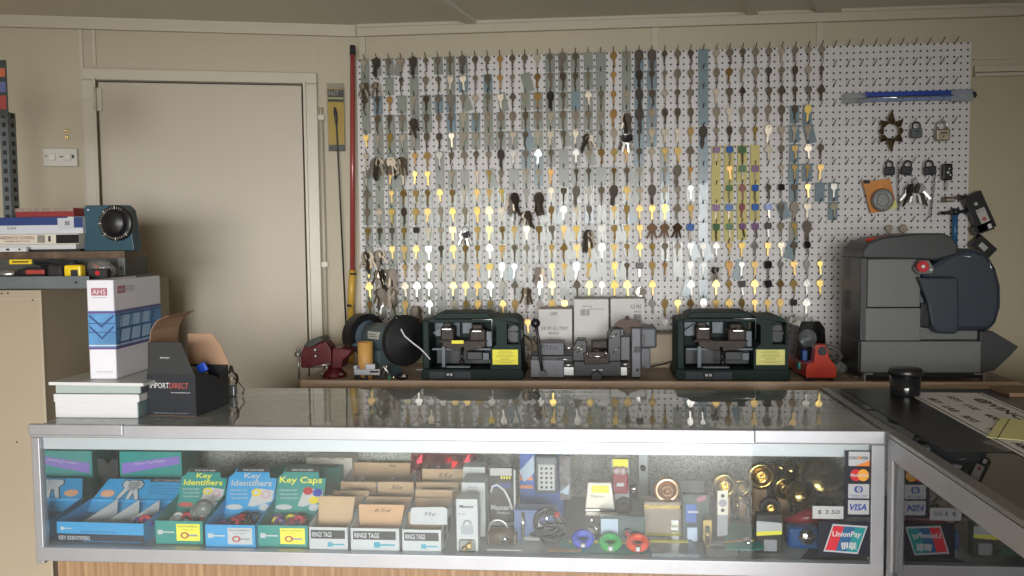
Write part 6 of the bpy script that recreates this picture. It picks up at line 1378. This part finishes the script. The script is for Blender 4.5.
# brass rosette on box
def rosette(px, py, Y, r_px, label, cols, tilt=0, z=None, stand=True):
    p = pY(px, py, Y); r = (pY(px+r_px, py, Y).x-p.x); t = thing('brass_lockset', label, 'door knob', (p.x, Y, p.z)); M_ = Matrix.Rotation(math.pi/2+tilt, 4, 'X')
    MB().lathe([(0, -.004), (r, -.004), (r, .001), (r*.90, .006), (r*.68, .007), (r*.62, .004), (r*.60, .002), (0, .002)], M_, 36).build('rose_plate', cols[0], t)
    MB().lathe([(r*.42, .0), (r*.46, .010), (r*.38, .015), (r*.24, .012), (r*.20, .006), (0, .006)], M_, 30).build('inner_ring', cols[1], t)
    if stand: MB().box((-.015, .006, -(p.z-DZ)), (.015, .04, 0), .002).build('support_box', M_kraft, t)
    return t
M_pb = mat('polished_brass', (.80, .58, .22), .2, 1); M_ob = mat('olive_brass', (.36, .27, .10), .16, .95); M_cop = mat('copper_brass', (.75, .50, .33), .28, .9)
rosette(667, 490, 2.17, 13.8, 'round polished copper-brass deadbolt rose near the middle right', (M_cop, mat('brown_bronze', (.30, .18, .11), .35, .7)))
rosette(724.5, 485, 2.26, 13, 'olive brass knob rose behind the white strike plate', (M_ob, M_pb))
rosette(761, 476, 2.22, 14.5, 'brass knob rose with bright ring, highest of the knobs', (M_ob, M_pb))
rosette(785, 488, 2.26, 12, 'brass knob rose half hidden beside the big dome knob', (M_ob, M_pb))
rosette(770, 507.5, 2.10, 11, 'black carded brass keyhole rose above the yellow and white strip', (M_ink, M_pb))
rosette(741, 487, 2.30, 9, 'small brass rose between the two ringed brass knobs', (M_ob, M_ob))
# big dome knobs
for i, (px, py, Y, r_px, sc, lab) in enumerate(((822, 482, 2.30, 26, .8, 'largest brass dome knob at the right end of the case'), (800, 495, 2.20, 15, 1, 'brass globe knob in front of the dome knob'), (791, 470, 2.36, 9, 1, 'small brass globe knob at the back near the dome'), (848, 478, 2.34, 12, 1, 'brass globe knob behind the card stickers'), (722, 492, 2.34, 13, .9, 'dull brass globe knob behind the strike plate'), (812, 510, 2.16, 12, 1, 'dark brass globe knob beneath the price tag'))):
    p = pY(px, py, Y); r = pY(px+r_px, py, Y).x-p.x; t = thing('brass_lockset', lab, 'door knob', (p.x, Y, p.z))
    M_ = Matrix.Rotation(math.radians(70), 4, 'X')
    MB().lathe([(0, r*.75*sc), (r*.45, r*.70*sc), (r*.80, r*.5*sc), (r, r*.12), (r*.92, -r*.25), (r*.5, -r*.45), (r*.4, -r*.7), (0, -r*.7)], M_, 36).build('knob', M_ob, t)
    MB().torus((0, -.4*r, .05*r), r*.42, r*.05, 'Y', 28, 8).build('ring', M_pb, t)
    MB().cyl((0, r*.3, -(p.z-DZ)), (0, r*.3, 0), .012, n=12).build('stand', M_dkg, t)
# strike plate
t, w, h = simplebox('strike_plate', 'white strike plate with three holes standing near the brass knobs', 'strike plate', 717.5, 728, 491, 2.09, .003, mat('ivory_enamel', (.72, .68, .60), .3), z0=pY(720, 515, 2.09).z)
for z, r_ in ((.2, .0045), (.5, .0095), (.8, .0045)): MB().cyl((w/2, -.0006, h*z), (w/2, .0005, h*z), r_, n=20).build('hole', M_dark if r_ < .009 else M_gp, t)
MB().box((0, .003, -(t.location.z-DZ)), (w, .02, h*.5)).build('backing_pack', M_gp, t)
# packs in the right part
t, w, h = simplebox('lock_pack', 'tan and grey lock carton beneath the copper rose', 'box', 644, 682, 502, 2.14, .05, mat('tan_grey_card', (.30, .25, .21), .5, var=.25))
MB().box((w*.72, -.001, h*.0), (w*.9, -.0002, h*.5)).build('chrome_part', M_chrome, t); MB().box((0, -.001, h*.82), (w, -.0002, h*.92)).build('gold_line', M_ob, t)
t, w, h = simplebox('lock_pack', 'dark green carded lock with blue picture beside the copper rose', 'blister pack', 682.5, 709, 494.5, 2.11, .02, mat('dark_green_card2', (.03, .055, .055), .4)); t.rotation_euler = (0, .0, 0)
MB().box((w*.12, -.001, h*.42), (w*.52, -.0001, h*.80), .0).build('blue_picture', M_dbl, t); MB().box((w*.20, -.0015, h*.62), (w*.6, -.001, h*.66)).build('arrow_mark', M_wc, t); MB().prism([(w*.5, h*.92), (w*.85, h*1.0), (w*.9, h*.9), (w*.6, h*.84)], (-.001, 0)).build('maroon_mark', M_pk, t)
MB().box((w*.15, -.014, h*.05), (w*.55, -.002, h*.35), .003).build('pale_blister', mat('pale_blue_card', (.42, .52, .66), .5), t)
t, w, h = simplebox('hinge_part', 'small gold and black catch standing before the dark green card', 'catch', 703, 712, 520, 2.07, .012, M_ob); MB().box((w*.25, -.001, h*.2), (w*.75, 0, h*.8)).build('opening', M_ink, t); MB().box((w*.35, -.0015, h*.45), (w*.65, -.0005, h*.55)).build('bar', M_pb, t)
def flat(name, label, cat, pts, z0, th, m_):
    P_ = [pZ(x, y, z0) for x, y in pts]
    for q_ in P_: q_.y = max(q_.y, YF+.016)
    o0 = P_[0].copy(); t = thing(name, label, cat, (o0.x, o0.y, z0)); m = MB()
    vs = [m.bm.verts.new((p.x-o0.x, p.y-o0.y, 0)) for p in P_]; ws = [m.bm.verts.new((p.x-o0.x, p.y-o0.y, th)) for p in P_]; m.bm.faces.new(vs); m.bm.faces.new(ws)
    n = len(vs)
    for i in range(n): m.bm.faces.new((vs[i], vs[(i+1) % n], ws[(i+1) % n], ws[i]))
    m.build('body', m_, t); return t
t = flat('lock_pack', 'grey clear topped flat pack lying right of the red ring lock', 'blister pack', [(652, 558.5), (700, 560), (690, 541), (646, 540)], DZ, .012, mat('grey_blue_card', (.13, .15, .17), .3, var=.4, vscale=50)); MB().box((.0, .075, .012), (.09, .09, .0128)).build('yellow_band', M_yst, t)
t = flat('lock_pack', 'yellow banded pack lying behind the grey flat pack', 'blister pack', [(643, 540), (700, 540.5), (698, 533), (645, 532.5)], DZ, .010, mat('grey_blue_card2', (.16, .18, .20), .35)); MB().box((.004, .002, .010), (.11, .018, .0108)).build('yellow_band', M_yst, t)
t = flat('lock_case', 'square black lock case lying at the front of the case', 'lock', [(706, 559), (737, 560.5), (729, 539), (701, 538)], DZ, .022, M_black); MB().box((.012, .03, .022), (.045, .055, .0228)).build('grey_print', M_gp, t)
t = flat('teal_card', 'teal card with chrome latch lying in front of the strike plate', 'card', [(728, 556), (752, 557), (765, 549), (752, 527), (731, 522), (724, 536)], DZ+.0232, .0015, M_teal)
MB().box((.045, .03, .0015), (.062, .045, .016), .003).cyl((.05, .02, .01), (.066, .03, .01), .006, n=12).build('chrome_latch', M_chrome, t); MB().prism([(.0, .0), (.09, .03), (.092, .038), (.002, .01)], (-.0022, -.0016), M=Matrix.Translation((0, .04, 0)) @ Matrix.Rotation(-math.pi/2, 4, 'X')).build('orange_print', M_orc, t)
MB().cyl((.04, .05, -.0232), (.04, .05, 0), .004, n=8).build('post', M_dkg, t)
t, w, h = simplebox('lock_pack', 'black carded lock with white and yellow strip beneath the keyhole rose', 'blister pack', 756.5, 782, 515, 2.05, .03, M_ink)
MB().prism([(0, h*.55), (w*1.0, h*.60), (w*1.0, h*.80), (0, h*.85)], (-.002, -.0002)).build('white_strip', M_wc, t); MB().prism([(0, h*.45), (w*1.0, h*.50), (w*1.0, h*.60), (0, h*.56)], (-.0022, -.0004)).build('yellow_strip', M_yst, t); MB().box((w*.3, -.002, h*.05), (w*.8, -.0002, h*.35)).build('grey_print', M_gp, t)
t, w, h = simplebox('blue_pack', 'shiny blue plastic pack with silver lock near the union card sticker', 'blister pack', 788, 822, 528, 2.07, .05, mat('blue_glossy_plastic', (.02, .09, .28), .2), bev=.012)
MB().sph((w*.55, -.002, h*.62), .020, (1, .5, .95)).build('silver_lock', M_chrome, t)
m = MB().tube([(0, 0, 0), (.05, -.01, .02), (.10, .0, .015), (.16, .01, .03)], [.012, .02, .02, .010], 10); o = m.build('red_wrapper', mat('red_translucent', (.30, .02, .03), .25, bump=.6, bscale=60)); o.location = pY(786, 523, 2.14); tag(o, 'crumpled red wrapper lying among the brass knobs', 'wrapper')
t = thing('red_wrapper_stand', 'dark carton under the crumpled red wrapper', 'box', (o.location.x+.0, 2.12, DZ)); MB().box((0, 0, 0), (.17, .07, o.location.z-DZ-.014), .002).build('box_body', M_ink, t)
t = flat('black_sheet', 'dark plastic sheet lying at the right front corner of the case', 'sheet', [(800, 560), (868, 562), (866, 532), (826, 530)], DZ, .002, M_ink)
R_ = random.Random(11)
for i, (px, py, Y) in enumerate(((733, 483, 2.33), (752, 498, 2.30), (778, 470, 2.33), (804, 470, 2.38), (738, 500, 2.28))):
    p = pY(px, py, Y); t = thing('brass_fitting', ['dull brass lever fitting left of the tall ringed knob', 'brass fitting below the tall ringed knob', 'brass lever at the back between knob and dome', 'brass fitting behind the dome knob', 'tan and brass latch behind the teal card'][i], 'fitting', (p.x, Y, p.z))
    MB().tube([(-.015, 0, .01), (0, -.01, .012), (.018, -.012, 0), (.03, -.005, -.012)], [.006, .008, .007, .005], 10).build('lever', M_pb if i % 2 else M_ob, t); MB().cyl((0, .01, -(p.z-DZ)), (0, .01, .01), .006, n=10).build('stand', M_ob, t)
# sheet leaning at the back right
tag(MB().box((pY(650, 480, 2.455).x, 2.445, DZ), (pY(704, 480, 2.455).x, 2.449, pY(680, 480, 2.45).z)).build('backing_sheet', mat('pale_grey_panel', (.48, .52, .55), .4)), 'pale grey sheet leaning against the speckled back panel', 'sheet')

# ================================================================ stickers on the inside of the front glass
YG = YF+.0045
def gl(px, py): p = pY(px, py, YG); return p
def decal(name, label, px0, px1, y0, y1, m_):
    a, b = gl(px0, y1), gl(px1, y0); t = thing(name, label, 'sticker', (a.x, YG, a.z)); w, h = b.x-a.x, b.z-a.z
    MB().box((0, 0, 0), (w, .0008, h)).build('backing', m_, t); return t, w, h
M_decal = mat('decal_black', (.012, .014, .03), .4); M_vis = mat('visa_blue', (.03, .07, .35), .5)
t, w, h = decal('payment_sticker', 'tall dark strip of four payment card logos on the glass', 844.5, 871.5, 451, 517, M_decal)
def lab4(i):
    z1 = h*(1-.012)-i*h*.243; z0 = z1-h*.215; x0, x1 = w*.13, w*.93
    o = MB().prism([(x0+.001, z0), (x1-.001, z0), (x1, z0+.001), (x1, z1-.001), (x1-.001, z1), (x0+.001, z1), (x0, z1-.001), (x0, z0+.001)], (-.0006, 0)).build('card_logo', M_wc if i != 1 else M_decal, t); return x0, x1, z0, z1, o
x0, x1, z0, z1, o = lab4(0); MB().prism([(x0+w*.25, z0), (x1, z0), (x1, z0+h*.085)], (-.0009, -.0006)).build('orange_wedge', mat('orange_logo', (.80, .25, .03), .5), o); text('DISC VER', (x1-x0)*.9, h*.045, (x0+w*.03, -.0007, z0+h*.10), M_ink, o, bold=.02); oval(o, x0+(x1-x0)*.53, z0+h*.122, w*.045, h*.024, mat('orange_logo', (.80, .25, .03), .5), y=-.0013)
x0, x1, z0, z1, o = lab4(1)
for k, (c_, xx) in enumerate((((.62, .02, .03), .36), ((.85, .40, .04), .70))): oval(o, x0+(x1-x0)*xx, (z0+z1)/2, w*.22, h*.09, mat('logo_circle_%d' % k, c_, .5), y=-.0011-.0004*k)
text('MasterCard', (x1-x0)*.86, h*.045, (x0+(x1-x0)*.08, -.0018, (z0+z1)/2-h*.02), M_white, o, shear=.2, bold=.02)
x0, x1, z0, z1, o = lab4(2); oval(o, x0+(x1-x0)*.42, z0+h*.135, w*.11, h*.05, M_vis, y=-.0011); oval(o, x0+(x1-x0)*.56, z0+h*.135, w*.11, h*.05, M_vis, y=-.0011); oval(o, x0+(x1-x0)*.50, z0+h*.135, w*.085, h*.038, M_wc, y=-.0016); MB().box((x0+(x1-x0)*.49, -.0020, z0+h*.11), (x0+(x1-x0)*.52, -.0014, z0+h*.16)).build('bar', M_vis, o); text('Diners Club', (x1-x0)*.8, h*.03, (x0+(x1-x0)*.1, -.0007, z0+h*.03), M_vis, o); text('INTERNATIONAL', (x1-x0)*.7, h*.014, (x0+(x1-x0)*.15, -.0007, z0+h*.01), M_vis, o)
x0, x1, z0, z1, o = lab4(3); text('VISA', (x1-x0)*.80, h*.10, (x0+(x1-x0)*.08, -.0007, z0+h*.06), M_vis, o, shear=.25, bold=.03)
t, w, h = decal('payment_sticker', 'slanted red blue and green bank card sticker on black, low on the glass', 818, 872, 522, 556, M_decal)
qd = [(w*.10, h*.14), (w*.74, h*.08), (w*.92, h*.88), (w*.27, h*.93)]
def para(f0, f1, m_, y, ins=0.0):
    L0, L1, U0, U1 = Vector(qd[0]), Vector(qd[1]), Vector(qd[3]), Vector(qd[2]); b0, b1 = L0.lerp(L1, f0), L0.lerp(L1, f1); u0, u1 = U0.lerp(U1, f0), U0.lerp(U1, f1)
    a, b, c, d_ = b0.lerp(u0, ins), b1.lerp(u1, ins), b1.lerp(u1, 1-ins), b0.lerp(u0, 1-ins); return MB().prism([tuple(a), tuple(b), tuple(c), tuple(d_)], (y, y+.0004)).build('colour_band', m_, t)
para(0, 1, M_wc, -.0006); para(.04, .34, mat('logo_red', (.62, .02, .04), .5), -.0010, .06); para(.34, .66, mat('logo_blue', (.02, .12, .28), .5), -.0010, .06); para(.66, .96, mat('logo_teal', (.01, .28, .30), .5), -.0010, .06)
text('UnionPay', w*.54, h*.21, (w*.26, -.0011, h*.52), M_white, t, shear=.15, bold=.02); text('银联', w*.30, h*.22, (w*.42, -.0011, h*.20), M_white, t, bold=.02)
t, w, h = decal('price_tag', 'white handwritten price tag on the glass left of the card logos', 812.5, 843.5, 506.5, 518.5, M_wc); text('$ 3.50', w*.72, h*.36, (w*.16, 0, h*.34), M_ink, t, name='handwriting', shear=.1)
# ================================================================ inside the right case
p = Vector((XR+.10, 1.72, DECK+.0005))
def rb(name, label, x0, x1, y0, y1, hh, m_): return tag(MB().box((x0, y0, DECK+.0005), (x1, y1, DECK+hh), .002).build(name, m_), label, 'box')
rb('maroon_box', 'long dark maroon box lying inside the right hand case', XR+.20, XR+.42, 1.45, 1.95, .06, mat('maroon_card', (.10, .03, .05), .4))
rb('pale_box', 'pale blue-white box inside the right hand case near the glass', XR+.05, XR+.12, 1.60, 1.80, .09, mat('pale_blue_card', (.42, .52, .66), .5))
rb('brown_carton', 'brown carton lying deeper inside the right hand case', XR+.30, XR+.6, 1.98, 2.3, .09, mat('brown_card', (.20, .15, .10), .6))
t = thing('door_pull', 'curved brass handle standing just inside the right hand case', 'handle', (XR+.06, 1.86, DECK+.0005)); MB().torus((0, 0, .035), .045, .004, 'Y', 24, 8, -.6, 2.4).box((-.01, -.01, 0), (.03, .01, .01), .002).build('arc', M_pb, t)
for i, (x, y) in enumerate(((.25, 1.3), (.34, 1.5), (.30, 1.7), (.22, 2.02))):
    o = MB().lathe([(0, 0), (.022, 0), (.026, .02), (.018, .035), (0, .04)], n=20).build('lock_cylinder', M_chrome if i % 2 else M_ob); o.location = (XR+x, y, DECK+(.061 if 1.45 < y < 1.95 else .001)); tag(o, ['olive brass lock cylinder nearest the viewer in the right case', 'chrome lock cylinder standing on the front of the maroon box', 'olive brass lock cylinder on the back of the maroon box', 'chrome lock cylinder beside the brown carton'][i], 'lock cylinder')
